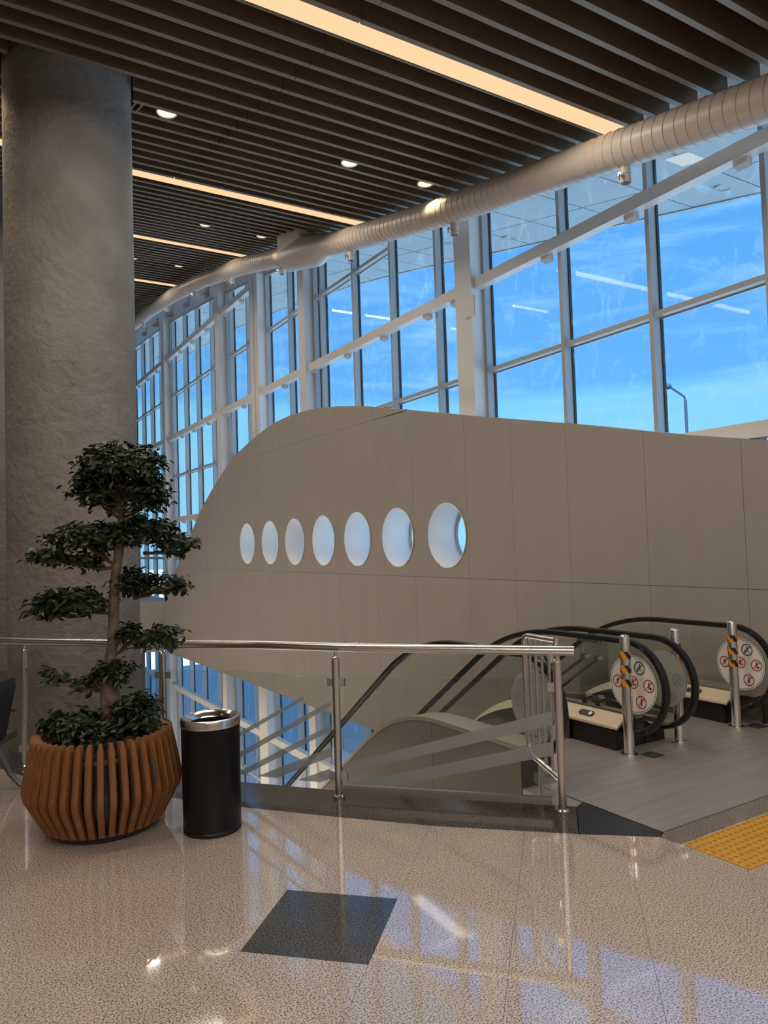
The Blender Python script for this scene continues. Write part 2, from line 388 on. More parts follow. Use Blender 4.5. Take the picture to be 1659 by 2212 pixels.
part('border_slab', MB().prism([(x,y,-.3) for x,y in [(3.742,2.902),(9.4,2.902),(9.4,3.066),(3.80,3.066),(3.733,3.034)]], (0,0,.3005)), MT['granite_grey'], floor, label='grey granite strip before the steel plates')
# steel landing plates
px = [3.80,5.262,7.04]; py = [3.072,3.80,4.93]
for i in range(2):
    for j in range(2):
        part('landing_plate', MB().box((px[i]+.002, py[j]+.002, -.25), (px[i+1]-.002, py[j+1]-.002, .002)), MT['plate'], floor)
part('landing_frame', MB().box((3.80,3.068,-.24),(9.0,3.074,.004)).box((3.796,3.072,-.24),(3.801,4.3,.004)), MT['steel'], floor)
part('landing_plate', MB().box((7.042,3.072,-.25),(9.0,4.93,.001)), MT['plate'], floor)
part('landing_plate', MB().prism([(x,y,-.25) for x,y in [(3.704,3.692),(3.789,3.722),(3.794,4.18),(3.66,4.18),(3.60,3.80)]], (0,0,.249)), MT['plate'], floor, label='narrow steel flap beside the gate')
# edge of the floor opening
tr = struct('trim_1', label='dark fascia around the floor opening')
mb = MB()
for a, b in zip(pi_, pi_[1:]):
    mb.prism([(a[0],a[1],-1.6),(b[0],b[1],-1.6),(b[0],b[1],-.301),(a[0],a[1],-.301)], (-.02,-.02,0))
part('fascia', mb, MT['brown'], tr)
part('soffit', MB().prism([(x,y,-1.62) for x,y in region], (0,0,.02)), MT['wall'], tr)
# far slab across the opening
fs = struct('floor_far'); part('slab', MB().box((-5,25.45,-1.6),(7.05,36,.08)), MT['wall'], fs)
part('slab_left', MB().box((-6,13.2,-1.6),(2.05,25.45,.0)), MT['wall'], fs)
struct('floor_lower', MB().box((-6,2,-6.2),(7.7,40,-6.0)), MT['pale_floor'])
struct('wall_lower', MB().box((-6,26.5,-6.0),(6.2,26.7,-1.6)), MT['brown'])
struct('wall_lower_left', MB().box((-6.2,2,-6.0),(-6,27,-1.62)), MT['brown'])
g_out = struct('floor_outside', MB().box((7.9,-150,-6.3),(400,300,-6.1)), MT['ground'])

# ------------------------------------------------------------------ enclosing hall
struct('wall_back', MB().box((-8.2,-8.2,-.4),(9.4,-8,6)), MT['wall'])
struct('wall_left', MB().box((-8.2,-8.2,-.4),(-8,13.4,9)), MT['wall'])
struct('wall_far', MB().box((-8,13.2,0.0),(2.0,13.4,9.5)), MT['plaster'])
struct('wall_end', MB().box((-6,36,-6),(8.2,36.2,12)), MT['white'])
struct('wall_side', MB().box((-6.2,13.4,0),(-6,36,12)), MT['wall'])

# ------------------------------------------------------------------ ceiling
ceiling = struct('ceiling')
ys = [c[0] for c in CEIL]
mb = MB()
for a, b in zip(ys, ys[1:]):
    mb.add([(-8.2,a,zc(a)+.24),(6.46,a,zc(a)+.24),(6.46,b,zc(b)+.24),(-8.2,b,zc(b)+.24),(-8.2,a,zc(a)+.3),(6.46,a,zc(a)+.3),(6.46,b,zc(b)+.3),(-8.2,b,zc(b)+.3)],
           [(0,3,2,1),(4,5,6,7),(0,1,5,4),(1,2,6,5),(2,3,7,6),(3,0,4,7)])
part('void_panel', mb, MT['void'], ceiling)
mb = MB()
for a, b in zip(ys, ys[1:]):
    mb.add([(6.40,a,zc(a)+.95),(8.2,a,zc(a)+.95),(8.2,b,zc(b)+.95),(6.40,b,zc(b)+.95),(6.40,a,zc(a)+1.05),(8.2,a,zc(a)+1.05),(8.2,b,zc(b)+1.05),(6.40,b,zc(b)+1.05)],
           [(0,3,2,1),(4,5,6,7),(0,1,5,4),(1,2,6,5),(2,3,7,6),(3,0,4,7)])
    mb.add([(6.40,a,zc(a)+.24),(6.46,a,zc(a)+.24),(6.46,b,zc(b)+.24),(6.40,b,zc(b)+.24),(6.40,a,zc(a)+1.0),(6.46,a,zc(a)+1.0),(6.46,b,zc(b)+1.0),(6.40,b,zc(b)+1.0)],
           [(0,3,2,1),(4,5,6,7),(0,1,5,4),(1,2,6,5),(2,3,7,6),(3,0,4,7)])
part('edge_panel', mb, MT['white'], ceiling)
PITCHS = 5.45/17
CC, RC = Vector((1.184,7.909,0)), .61
def slat_mesh(x0, x1):
    mb = MB().box((x0,-.026,.004),(x1,.026,.235)); mb.cur = 1; mb.box((x0,-.026,0),(x1,.026,.0039)); return mb.mesh('slat', [MT['slat'], MT['slat_under']])
sm_l = slat_mesh(-4.0, 2.997); sm_r = slat_mesh(3.003, 6.44); pass
n0 = -8
STRIPS = [5.21+5.45*k for k in range(4)]
for n in range(-9, 66):
    Y = 5.21+PITCHS*(n+.5)
    dy_ = abs(Y-CC.y)
    if dy_ < RC:
        hx = math.sqrt(max(0, (RC+.03)**2-dy_**2))+.012
        ms = (slat_mesh(-4.0, CC.x-hx), slat_mesh(CC.x+hx, 2.997), sm_r)
    else: ms = (sm_l, sm_r)
    for me in ms: put('slat', me, ceiling, (0, Y, zc(Y)))
# short boards closing the slats around the column
for (xb_, na, nb) in ((1.93,8,9),(1.86,8,10)):
    ya_, yb_ = 5.21+PITCHS*(na+.5), 5.21+PITCHS*(nb+.5)
    zz0 = zc(ya_)
    put('end_board', MB().add([(xb_,ya_+.0236,zc(ya_)),(xb_+.022,ya_+.0236,zc(ya_)),(xb_+.022,yb_-.0236,zc(yb_)),(xb_,yb_-.0236,zc(yb_)),(xb_,ya_+.0236,zc(ya_)+.23),(xb_+.022,ya_+.0236,zc(ya_)+.23),(xb_+.022,yb_-.0236,zc(yb_)+.23),(xb_,yb_-.0236,zc(yb_)+.23)], [(0,3,2,1),(4,5,6,7),(0,1,5,4),(1,2,6,5),(2,3,7,6),(3,0,4,7)]).mesh('end_board', MT['slat']), ceiling)

# strip lights
def strip_light(Y, x0, x1, label, power, z=None):
    z = (zc(Y)+.004 if z is None else z)
    t = thing('strip_light', label, 'ceiling light', ((x0+x1)/2, Y, z), 'warm linear lights between the ceiling slats')
    w = .125
    part('diffuser', MB().box((x0,Y-w+.008,z),(x1,Y+w-.008,z+.01)), MT['strip'], t)
    part('housing', MB().box((x0-.01,Y-w,z-.004),(x1+.01,Y-w+.008,z+.07)).box((x0-.01,Y+w-.008,z-.004),(x1+.01,Y+w,z+.07)).box((x0,Y-w+.008,z+.012),(x1,Y+w-.008,z+.07)), MT['alu_dark'], t)
    ld = bpy.data.lights.new('strip_lamp', 'AREA'); ld.shape = 'RECTANGLE'; ld.size = x1-x0-1.6; ld.size_y = .235; ld.energy = power; ld.color = (1.0, .86, .70)
    lo = bpy.data.objects.new('strip_lamp', ld); COL.objects.link(lo); lo.location = (-.35,0,-.012); lo.parent = t
lab = ['broad warm linear light in the slatted ceiling before the round column', 'warm linear light in the ceiling just beyond the round column',
       'warm linear light in the slatted ceiling, second one beyond the round column', 'warm linear light in the slatted ceiling, farthest of the row by the duct']
for k, Y in enumerate(STRIPS): strip_light(Y, -3.9, 6.43, lab[k], STRIP_W)
strip_light(-.24, -6.0, 6.3, 'added warm fill light, out of view, in the plain ceiling over the tiled hall', STRIP_W*1.6)  # unseen lamp behind the camera, added as fill for the hall
for k_, Yl in enumerate((11.0, 15.0, 19.0, 23.0)):  # unseen lamps added below to brighten the lower curved wall
    strip_light(Yl, -5.0, 1.7, 'added warm fill light, out of view, under the slab of the lower hall, %s from the escalators' % ['first','second','third','fourth'][k_], STRIP_W*3.2, -1.70)
strip_light(-5.2, -6.0, 6.3, 'added warm fill light, out of view, in the plain ceiling close to the back wall', STRIP_W*1.6)  # another unseen fill lamp added behind the camera

# downlights
def downlight(X, Y, label, pw=1.0):
    k = round((Y-5.21)/PITCHS); Yc = 5.21+PITCHS*k; z = zc(Yc)+.030
    t = thing('downlight', label, 'ceiling light', (X, Yc, z), 'round downlights between the ceiling slats')
    part('lens', MB().lathe([(.001,0),(.100,0),(.100,.012),(.001,.012)], (X,Yc,z+.012), 24), MT['lamp'], t)
    part('ring', MB().lathe([(.101,.02),(.101,-.012),(.116,-.012),(.116,.11),(.001,.11)], (X,Yc,z+.012), 24), MT['lampring'], t, True)
    ld = bpy.data.lights.new('downlight_lamp', 'SPOT'); ld.energy = SPOT_W*2.1*pw; ld.spot_size = rad(95); ld.spot_blend = .6; ld.color = (1.0,.74,.40); ld.shadow_soft_size = .10
    lo = bpy.data.objects.new('downlight_lamp', ld); COL.objects.link(lo); lo.location = (0,0,-.012); lo.parent = t
downlight(.30, 8.0, 'round downlight grazing the shaded side of the round column')
downlight(2.24, 8.0, 'round downlight beside the head of the round column', .35)
downlight(4.58, 8.0, 'round downlight midway between the column and the white duct')
downlight(5.76, 8.0, 'round downlight whose beam lights the duct beyond the broad linear light')
downlight(4.45, 13.39, 'round downlight set back from the duct, between second and third linear lights')
downlight(5.60, 13.39, 'round downlight close to the duct near its thick joint')
downlight(4.33, 18.84, 'round downlight set back from the duct, before the farthest linear light')
downlight(5.50, 18.84, 'round downlight close to the duct, before the farthest linear light')
downlight(5.40, 24.3, 'round downlight beyond the farthest linear light')

# ------------------------------------------------------------------ air duct
XD = 6.05
def dz(Y): return zc(Y)-.30
duct = thing('air_duct', 'long white spiral air duct hung under the ceiling along the glass wall', 'air duct', (XD, 8, dz(8)))
DY = [1.5+.5*i for i in range(54)]
part('pipe', MB().tube([(XD,y,dz(y)) for y in DY], .19, 32), MT['duct'], duct, True)
ring = MB().tube([(.192*math.cos(t), 0, .192*math.sin(t)) for t in [2*math.pi*k/28 for k in range(28)]], .0045, 5, closed=True).mesh('seam', MT['duct'], smooth=True)
y = 1.7
while y < 27.5:
    o = put('seam', ring, duct, Vector((XD,y,dz(y)))-org(duct)); o.rotation_euler = (math.atan((dz(y+.2)-dz(y-.2))/.4), 0, .10); y += .122
# thick joint with the branch going up
mb = MB(); prof = [(11.55,.191),(11.62,.20),(12.1,.30),(13.2,.30),(13.45,.205),(13.5,.191)]
mb.tube([(XD,a,dz(a)-(.0 if r < .25 else .03)) for a, r in prof], [r for _, r in prof], 32)
part('thick_joint', mb, MT['duct'], duct, True)
part('branch', MB().box((XD-.30,12.15,dz(12.7)+.05),(XD+.30,13.15,dz(12.7)+.62)), MT['duct'], duct)
noz = None
for i in range(8):
    Yn = 4.99+2.9*i; z0 = dz(Yn)
    o = part('nozzle', MB().lathe([(.055,-.17),(.055,-.25),(.062,-.255),(.062,-.275),(.055,-.28),(.058,-.36),(.05,-.36),(.05,-.20)], (XD+.02,Yn,z0), 20), MT['duct'], duct, True)
    part('damper', MB().tube([(XD-.03,Yn,z0-.29),(XD-.085,Yn-.01,z0-.29)], .02, 10).tube([(XD-.085,Yn-.01,z0-.29),(XD-.10,Yn-.02,z0-.36)], .006, 6), MT['chrome'], o)
    part('hanger', MB().tube([(XD,Yn+1.4,dz(Yn+1.4)+.18),(XD,Yn+1.4,zc(Yn+1.4)+.3)], .008, 6), MT['steel'], duct)

# ------------------------------------------------------------------ facade
COLS = [(-9.3,.42),(-3.17,.42),(2.93,.42),(9.03,.42),(15.14,.34),(17.97,.56),(21.06,.36),(27.22,.40),(33.2,.4)]
clabel = {9.03:'white box column of the glass wall right of the dome of the curved wall', 15.14:'white box column of the glass wall over the top of the curved wall',
  17.97:'double white column of the glass wall above the sloping edge of the curved wall', 21.06:'white box column of the glass wall beside the end of the curved wall',
  27.22:'far white box column of the glass wall next to the round column', 33.2:'farthest white column of the glass wall', 2.93:'white box column of the glass wall near the escalator landing',
  -3.17:'white box column of the glass wall beside the tiled hall', -9.3:'white box column of the glass wall at the back wall'}
WTOP = [(-2.5,1.75),(0,2.02),(4.222,2.723),(4.437,2.768),(5.099,2.90),(5.606,3.012),(6.795,3.289),(8.151,3.577),(9.155,3.796),(10.713,4.143),(11.923,4.411),(12.951,4.586),(13.6,4.67),(14.296,4.735),(15.1,4.765),(15.864,4.74),(16.4,4.69),(17.01,4.591),(17.7,4.46),(18.385,4.305),(19.0,4.10),(19.589,3.888),(20.4,3.52),(21.211,3.101),(22.057,2.561),(22.9,1.98),(23.641,1.467),(24.44,.856),(25.341,.185)]
for Yc, w in COLS:
    t = thing('facade_column', clabel[Yc], 'column', (7.43, Yc+w/2, 0), 'white columns of the glass wall')
    zt = zh(Yc)+.35
    zb = min(interp(WTOP, Yc), interp(WTOP, Yc+w))-.01 if -2.5 < Yc < 25.3 else -6
    mb = MB()
    if w > .5: mb.box((7.24,Yc,zb),(7.66,Yc+.24,zt)).box((7.24,Yc+.32,zb),(7.66,Yc+w,zt)).box((7.34,Yc+.24,zb),(7.66,Yc+.32,zt))
    else: mb.box((7.24,Yc,zb),(7.66,Yc+w,zt))
    part('shaft', mb, MT['white'], t)
    if zb > -6: part('lower_shaft', MB().box((7.24,Yc,-6),(7.66,Yc+w,-1.7)), MT['white'], t)
jb0, jb1 = at_X(1004,690,7.22), at_X(1026,634,7.22)
part('junction_box', MB().box((7.215,jb1.y,jb0.z),(7.24,jb0.y,jb1.z)).box((7.205,jb1.y+.02,jb0.z+.02),(7.215,jb0.y-.02,jb1.z-.02)), MT['white'], [o for o in bpy.data.objects if o.name.startswith('facade_column') and o.get('label') == clabel[9.03]][0])
MULL = [-8,-6.5,-5,-2.4,-1.0,.5,2.0,4.37,5.85,7.33,8.81,10.29,11.77,13.25,14.74,16.5,17.80,19.35,20.72,22.5,24.03,25.45,26.93,28.7,30.18,31.63,33.0,34.6,35.9]
BEAMS = [-3.03,2.97,5.97,8.97]; TRANS = [-4.5,-1.55,1.5,4.5,7.5]
edges = [(c, c+w) for c, w in COLS]+[(36,36)]
for k in range(len(edges)-1):
    a, b = edges[k][1], edges[k+1][0]
    if b-a < .3: continue
    win = struct('window_%d' % (k+1))
    ms = [q for q in MULL if a-.02 < q < b+.02]
    vs = sorted(set([a+.03, b-.03]+[q for q in ms if q-a > .25 and b-q > .25]))
    far = b > 9.5
    zb = -6.0 if far else -.2
    for q in vs:
        part('mullion', MB().box((XG-.14,q-.03,zb),(XG-.012,q+.03,zh(q))), MT['alu'], win)
        part('gasket', MB().box((XG-.012,q-.045,zb),(XG+.03,q+.045,zh(q))), MT['alu_dark'], win)
    for zt in BEAMS:
        if zt > zh(b)-.2 or zt < zb: continue
        if zt < 1 and not far: continue
        if zt < 3 and zt > 0 and b < 0: continue
        bm_ = part('beam', MB().box((7.30,a-.06,zt-.17),(XG-.15,b+.02,zt)), MT['beam'], win)
        for q in vs[:-1]:
            part('bracket', MB().prism([(7.36,q+.10,zt-.171),(7.36,q+.10,zt-.22),(XG-.15,q+.10,zt-.25),(XG-.15,q+.10,zt-.171)], (0,.16,0)), MT['beam'], bm_)
    for zt in TRANS:
        if zt < zb or (zt < 2 and not far): continue
        segs = [(u, v) for u, v in zip(vs, vs[1:]) if zt < zh(u)-.15]
        for u, v in segs:
            if k == 3 and zt == 4.5 and False: continue
            part('transom', MB().box((XG-.13,u+.03,zt-.035),(XG-.015,v-.03,zt+.03)).box((XG-.015,u+.03,zt-.05),(XG+.02,v-.03,zt+.045)), MT['alu'], win)
    for u, v in zip(vs, vs[1:]):
        part('head', MB().prism([(XG-.13,u,zh(u)-.06),(XG-.13,v,zh(v)-.06),(XG-.13,v,zh(v)),(XG-.13,u,zh(u))], (.15,0,0)), MT['alu'], win)
        rows = sorted([z_ for z_ in BEAMS+TRANS if z_ > zb])
        rows = [zb]+rows+[99]
        for z0, z1 in zip(rows, rows[1:]):
            if z0 > min(zh(u), zh(v))-.12: continue
            if z1 < 2 and not far: continue
            poly = [(u,z0),(v,z0),(v,min(z1,zh(v)-.03)),(u,min(z1,zh(u)-.03))]
            part('pane', MB().add([(XG,yy,zz) for yy, zz in poly], [(0,1,2,3)]), MT['glass'], win)
# header wall above the glass
mb = MB()
for a, b in zip(ys, ys[1:]):
    for i in range(4):
        u = a+(b-a)*i/4; v = a+(b-a)*(i+1)/4
        mb.prism([(XG-.10,u,zh(u)),(XG-.10,v,zh(v)),(XG-.10,v,max(zc(v)+1.0,zh(v)+.1)),(XG-.10,u,max(zc(u)+1.0,zh(u)+.1))], (.16,0,0))
struct('wall_header', mb, MT['white'])
for i, (x, y) in enumerate([(408,655),(450,632),(373,676),(341,697),(316,718)]):
    P = at_X(x, y, 7.5)
    t = thing('cable_bracket', 'small grey fixture above the far windows, %s from the round column' % ['third','fifth','fourth','second','first'][i], 'fixture', (7.5,P.y,P.z), 'small fixtures above the far windows')
    part('back_plate', MB().box((7.47,P.y-.10,P.z-.12),(7.50,P.y+.10,P.z+.18)), MT['alu'], t)
    part('head', MB().prism([(7.30,P.y-.09,P.z-.14),(7.47,P.y-.09,P.z-.14),(7.47,P.y-.09,P.z+.02),(7.33,P.y-.09,P.z-.02)], (0,.18,0)), MT['alu'], t)

# ------------------------------------------------------------------ outside canopy
can = thing('canopy', 'pale panelled canopy soffit outside above the glass wall', 'canopy', (8.9,12,zh(12)))
def zs(Y): return zh(Y)+.06
mb = MB()
cy = [3-2+1.2*i for i in range(30)]
for a, b in zip(cy, cy[1:]):
    mb.add([(7.78,a,zs(a)+.03),(10.08,a,zs(a)+.03),(10.08,b,zs(b)+.03),(7.78,b,zs(b)+.03),(7.78,a,zs(a)+.12),(10.08,a,zs(a)+.12),(10.08,b,zs(b)+.12),(7.78,b,zs(b)+.12)],
           [(0,3,2,1),(4,5,6,7),(0,1,5,4),(1,2,6,5),(2,3,7,6),(3,0,4,7)])
    for x0, x1 in ((7.80,8.895),(8.917,10.02)):
        part('soffit_panel', MB().add([(x0,a+.011,zs(a)),(x1,a+.011,zs(a)),(x1,b-.011,zs(b)),(x0,b-.011,zs(b)),(x0,a+.011,zs(a)+.025),(x1,a+.011,zs(a)+.025),(x1,b-.011,zs(b)+.025),(x0,b-.011,zs(b)+.025)],
           [(0,3,2,1),(4,5,6,7),(0,1,5,4),(1,2,6,5),(2,3,7,6),(3,0,4,7)]), MT['soffit'], can)
    part('edge_trim', MB().add([(10.025,a,zs(a)-.015),(10.10,a,zs(a)-.015),(10.10,b,zs(b)-.015),(10.025,b,zs(b)-.015),(10.025,a,zs(a)+.1),(10.10,a,zs(a)+.1),(10.10,b,zs(b)+.1),(10.025,b,zs(b)+.1)],
           [(0,3,2,1),(4,5,6,7),(0,1,5,4),(1,2,6,5),(2,3,7,6),(3,0,4,7)]), MT['soffit_edge'], can)
part('deck', mb, MT['alu_dark'], can)
for (x, y) in ((1565,404),(1103,513)):
    P = line_z(x, y, zs)
    part('soffit_spot', MB().lathe([(.10,-.012),(.135,-.012),(.135,.02),(.10,.02),(.10,-.012)], (P.x,P.y,zs(P.y)), 24).lathe([(.001,-.004),(.095,-.004),(.095,.01)], (P.x,P.y,zs(P.y)), 24), MT['soffit_edge'], can, True)
P = line_z(1480, 343, zs)
part('panel_light', MB().prism([(P.x-.17,P.y-.17,zs(P.y-.17)-.012),(P.x+.17,P.y-.17,zs(P.y-.17)-.012),(P.x+.17,P.y+.17,zs(P.y+.17)-.012),(P.x-.17,P.y+.17,zs(P.y+.17)-.012)], (0,0,.012)), MT['softlight'], can)

# street lamp beyond the glass
d = ray(1485,930); D = 26/math.hypot(d.x,d.y); b0 = EYEP+d*D
d2 = ray(1480,855); top = EYEP+d2*(26/math.hypot(d2.x,d2.y)); d3 = ray(1442,834); hd = EYEP+d3*(26/math.hypot(d3.x,d3.y))
t = thing('street_lamp', 'grey street lamp with a bent arm outside the glass wall', 'street lamp', (b0.x,b0.y,-6.1))
bx_, by_ = top.x, top.y
part('pole', MB().tube([(bx_,by_,-6.1),(bx_,by_,0),(bx_,by_,top.z-.15)], [.075,.06,.045], 12), MT['lamppost'], t, True)
part('arm', MB().tube([(bx_,by_,top.z-.16),(bx_+(hd.x-bx_)*.06,by_+(hd.y-by_)*.06,top.z-.02),(bx_+(hd.x-bx_)*.8,by_+(hd.y-by_)*.8,hd.z-.06)], .035, 10), MT['lamppost'], t, True)
vd = (Vector((hd.x-bx_,hd.y-by_,0))).normalized()
q0 = Vector((bx_,by_,0))+(Vector((hd.x-bx_,hd.y-by_,0)))*.78; q1 = q0+vd*.36
part('lantern', MB().tube([(q0.x,q0.y,hd.z-.05),(q0.x+vd.x*.06,q0.y+vd.y*.06,hd.z-.03),(q1.x-vd.x*.06,q1.y-vd.y*.06,hd.z+.04),(q1.x,q1.y,hd.z+.05)], [.04,.10,.09,.04], 10), MT['lamppost'], t, True)

# ------------------------------------------------------------------ curved beige wall with portholes
cw = struct('wall_right')
PORT = [9.527,10.947,12.348,13.739,15.114,16.467,17.90]
VJ = [-2.5,-1.44,-.25,.94,2.13,3.32,4.511,5.699,6.905,7.95,8.985]+[10.42]+[(PORT[i]+PORT[i+1])/2 for i in range(1,6)]+[18.60,19.8,21.0,22.2,23.4,24.6,25.34]
outline = [(-2.5,-1.6),(25.34,-1.6)]+[(a,b) for a, b in reversed(WTOP)]
ZJ = [-1.6,1.24,4.10,5.2]
TH = .03
def wp(Y, z, off=0): return (wall_x(Y)+off, Y, z)
RP = .51
for i in range(len(VJ)-1):
    a, b = VJ[i]+.0022, VJ[i+1]-.0022
    for j in range(3):
        z0, z1 = ZJ[j]+.0022, ZJ[j+1]-.0022
        hole = [p for p in PORT if a < p < b] if j == 1 else []
        if hole:
            c = hole[0]; zcn = 1.915; K = 48; vs = []; fs = []
            for lay in (0, TH):
                for k in range(K):
                    t = 2*math.pi*k/K; cx, sx = math.cos(t), math.sin(t)
                    vs.append(wp(c+RP*cx, zcn+RP*sx, lay))
                for k in range(K):
                    t = 2*math.pi*k/K; cx, sx = math.cos(t), math.sin(t)
                    za_, zb_ = min(z1, interp(WTOP,a)), min(z1, interp(WTOP,b)); sl_ = (zb_-za_)/(b-a); den = sx-sl_*cx
                    sc = min(((b-c)/cx if cx > 1e-9 else 1e9), ((a-c)/cx if cx < -1e-9 else 1e9), ((za_+sl_*(c-a)-zcn)/den if den > 1e-9 else 1e9), ((z0-zcn)/sx if sx < -1e-9 else 1e9))
                    vs.append(wp(c+sc*cx, zcn+sc*sx, lay))
            # square corners
            cor = []
            for yy, zz in ((b,zb_),(a,za_),(a,z0),(b,z0)):
                cor.append(len(vs)); vs.append(wp(yy, zz, 0)); vs.append(wp(yy, zz, TH))
            ang = [math.atan2(zz-zcn, yy-c) % (2*math.pi) for yy, zz in ((b,zb_),(a,za_),(a,z0),(b,z0))]
            for k in range(K):
                k2 = (k+1) % K; t0_, t1_ = 2*math.pi*k/K, 2*math.pi*(k+1)/K
                ci = [q for q in range(4) if t0_ < ang[q] <= t1_]
                if ci:
                    fs.append((k, K+k, cor[ci[0]], K+k2, k2)); fs.append((2*K+k2, 3*K+k2, cor[ci[0]]+1, 3*K+k, 2*K+k))
                else:
                    fs.append((k, K+k, K+k2, k2)); fs.append((2*K+k2, 3*K+k2, 3*K+k, 2*K+k))
                fs.append((k, k2, 2*K+k2, 2*K+k))
            part('wall_panel', MB().add(vs, fs), MT['wall'], cw)
        else:
            poly = clip(outline, [(a,z0),(b,z0),(b,z1),(a,z1)])
            if len(poly) < 3 or abs(area(poly)) < .002: continue
            part('wall_panel', MB().prism([wp(*p) for p in poly], (TH,0,0)), MT['wall'], cw)
# battens behind the joints
for v in VJ[1:-1]:
    zt = interp(WTOP, v)-.03
    part('batten', MB().prism([wp(v-.03,-1.6,TH+.001),wp(v+.03,-1.6,TH+.001),wp(v+.03,zt,TH+.001),wp(v-.03,zt,TH+.001)], (.03,0,0)), MT['batten'], cw)
for z_, y0, y1 in ((1.24,-2.5,23.8),(4.10,10.6,18.95)):
    part('batten', MB().prism([wp(y0,z_-.03,TH+.001),wp(y1,z_-.03,TH+.001),wp(y1,z_+.03,TH+.001),wp(y0,z_+.03,TH+.001)], (.03,0,0)), MT['batten'], cw)
# cap along the curved top
mb = MB()
for (a, za), (b, zb_) in zip(WTOP, WTOP[1:]):
    mb.add([wp(a,za-.05,TH),wp(a,za,.0),wp(b,zb_,.0),wp(b,zb_-.05,TH),(7.56,a,za-.05),(7.56,a,za),(7.56,b,zb_),(7.56,b,zb_-.05)],
           [(0,1,2,3),(4,7,6,5),(1,5,6,2),(0,3,7,4),(0,4,5,1),(2,6,7,3)])
part('wall_cap', mb, MT['white'], cw)
part('wall_end', MB().prism([(wall_x(25.34),25.34,-1.6),(7.3,25.34,-1.6),(7.3,25.34,.18),(wall_x(25.34),25.34,.18)], (0,.03,0)), MT['wall'], cw)
part('wall_base', MB().prism([wp(-2.5,-1.62,0),wp(25.34,-1.62,0),(7.3,25.34,-1.62),(7.3,-2.5,-1.62)], (0,0,.019)), MT['wall'], cw)
for c in PORT:
    K = 48; vs = []; fs = []; x0 = wall_x(c); x1 = 7.54
    for xx, r in ((x0-.004,RP+.012),(x0-.004,RP-.004),(x1,RP-.004),(x1,RP+.012)):
        for k in range(K):
            t = 2*math.pi*k/K; vs.append((xx, c+r*math.cos(t), 1.915+r*math.sin(t)))
    for g in range(3):
        for k in range(K): fs.append((g*K+k, g*K+(k+1)%K, (g+1)*K+(k+1)%K, (g+1)*K+k))
    o = part('porthole_liner', MB().add(vs, fs), MT['liner'], cw, True)
    rim = MB().tube([(x1-.02, c+(RP-.03)*math.cos(t), 1.915+(RP-.03)*math.sin(t)) for t in [2*math.pi*k/K for k in range(K)]], .026, 6, closed=True)
    part('rim', rim, MT['alu'], o, True)

# ------------------------------------------------------------------ round column
mb = MB().lathe([(RC,-1.6),(RC,8.0)], (CC.x,CC.y,0), 96)
bm_col = solo('round_column', mb, MT['plaster'], 'massive round column with rough grey plaster rising behind the potted tree', 'column', (CC.x,CC.y,0), None, True)

# ------------------------------------------------------------------ escalators
RR = 2.1; A35 = rad(35)
def esc_path(y0, z0, yend, off=0.0, n=10):
    """side profile: level from y0, curving into a 35 degree descent; off = offset normal to the path (up)"""
    pts = [(y0, z0+off)]
    ys_ = 5.22
    for i in range(n+1):
        a = A35*i/n; pts.append((ys_+(RR+off)*math.sin(a), z0-RR+(RR+off)*math.cos(a)))
    ly, lz = pts[-1]; L = (yend-ly)/math.cos(A35)
    pts.append((yend, lz-L*math.sin(A35))); return pts
YEND = 13.2
def pict(par, Y, z, X, s, r, kind, ringm, figm):
    # flat printed pictogram on a disc in the YZ plane at X, facing s*X
    mb = MB(); e = .0006*s; K = 24
    def flat(poly, x): mb.add([(x, a, b) for a, b in poly], [tuple(range(len(poly)))])
    ci = [(math.cos(2*math.pi*k/K), math.sin(2*math.pi*k/K)) for k in range(K)]
    mb.cur = 0
    for k in range(K):
        k2 = (k+1)%K
        flat([(Y+r*ci[k][0], z+r*ci[k][1]),(Y+r*ci[k2][0], z+r*ci[k2][1]),(Y+r*.82*ci[k2][0], z+r*.82*ci[k2][1]),(Y+r*.82*ci[k][0], z+r*.82*ci[k][1])], X+e)
    mb.cur = 1
    flat([(Y+.13*r*c+(-.05*r), z+.50*r+.13*r*q) for c, q in ci[::3]], X+e)                       # head
    flat([(Y-.17*r,z+.34*r),(Y+.12*r,z+.34*r),(Y+.10*r,z-.12*r),(Y-.15*r,z-.12*r)], X+e)           # body
    lg = {0: .0, 1: .22, 2: -.18, 3: .1, 4: .25, 5: -.1, 6: .3}[kind]
    flat([(Y-.15*r,z-.12*r),(Y-.03*r,z-.12*r),(Y-.06*r-lg*r,z-.58*r),(Y-.17*r-lg*r,z-.58*r)], X+e)  # legs
    flat([(Y-.02*r,z-.12*r),(Y+.10*r,z-.12*r),(Y+.16*r+lg*r*.8,z-.58*r),(Y+.05*r+lg*r*.8,z-.58*r)], X+e)
    if kind in (1,2,4): flat([(Y+.12*r,z+.28*r),(Y+.44*r,z-.02*r),(Y+.38*r,z-.09*r),(Y+.10*r,z+.16*r)], X+e)
    if kind in (2,3): flat([(Y-.50*r,z-.15*r),(Y-.22*r,z-.15*r),(Y-.22*r,z-.48*r),(Y-.50*r,z-.48*r)], X+e)
    if kind == 6: flat([(Y+.30*r,z+.02*r),(Y+.44*r,z+.02*r),(Y+.46*r,z-.55*r),(Y+.28*r,z-.55*r)], X+e)
    mb.cur = 0
    if kind != 6 or True:
        q = .70*r; w = .075*r
        flat([(Y+q-w,z-q-w*0+w),(Y+q+w*.6,z-q+w),(Y-q+w,z+q+w*.6),(Y-q-w*.6,z+q-w)], X+e*2)
    return part('pictogram', mb, [ringm, figm], par)
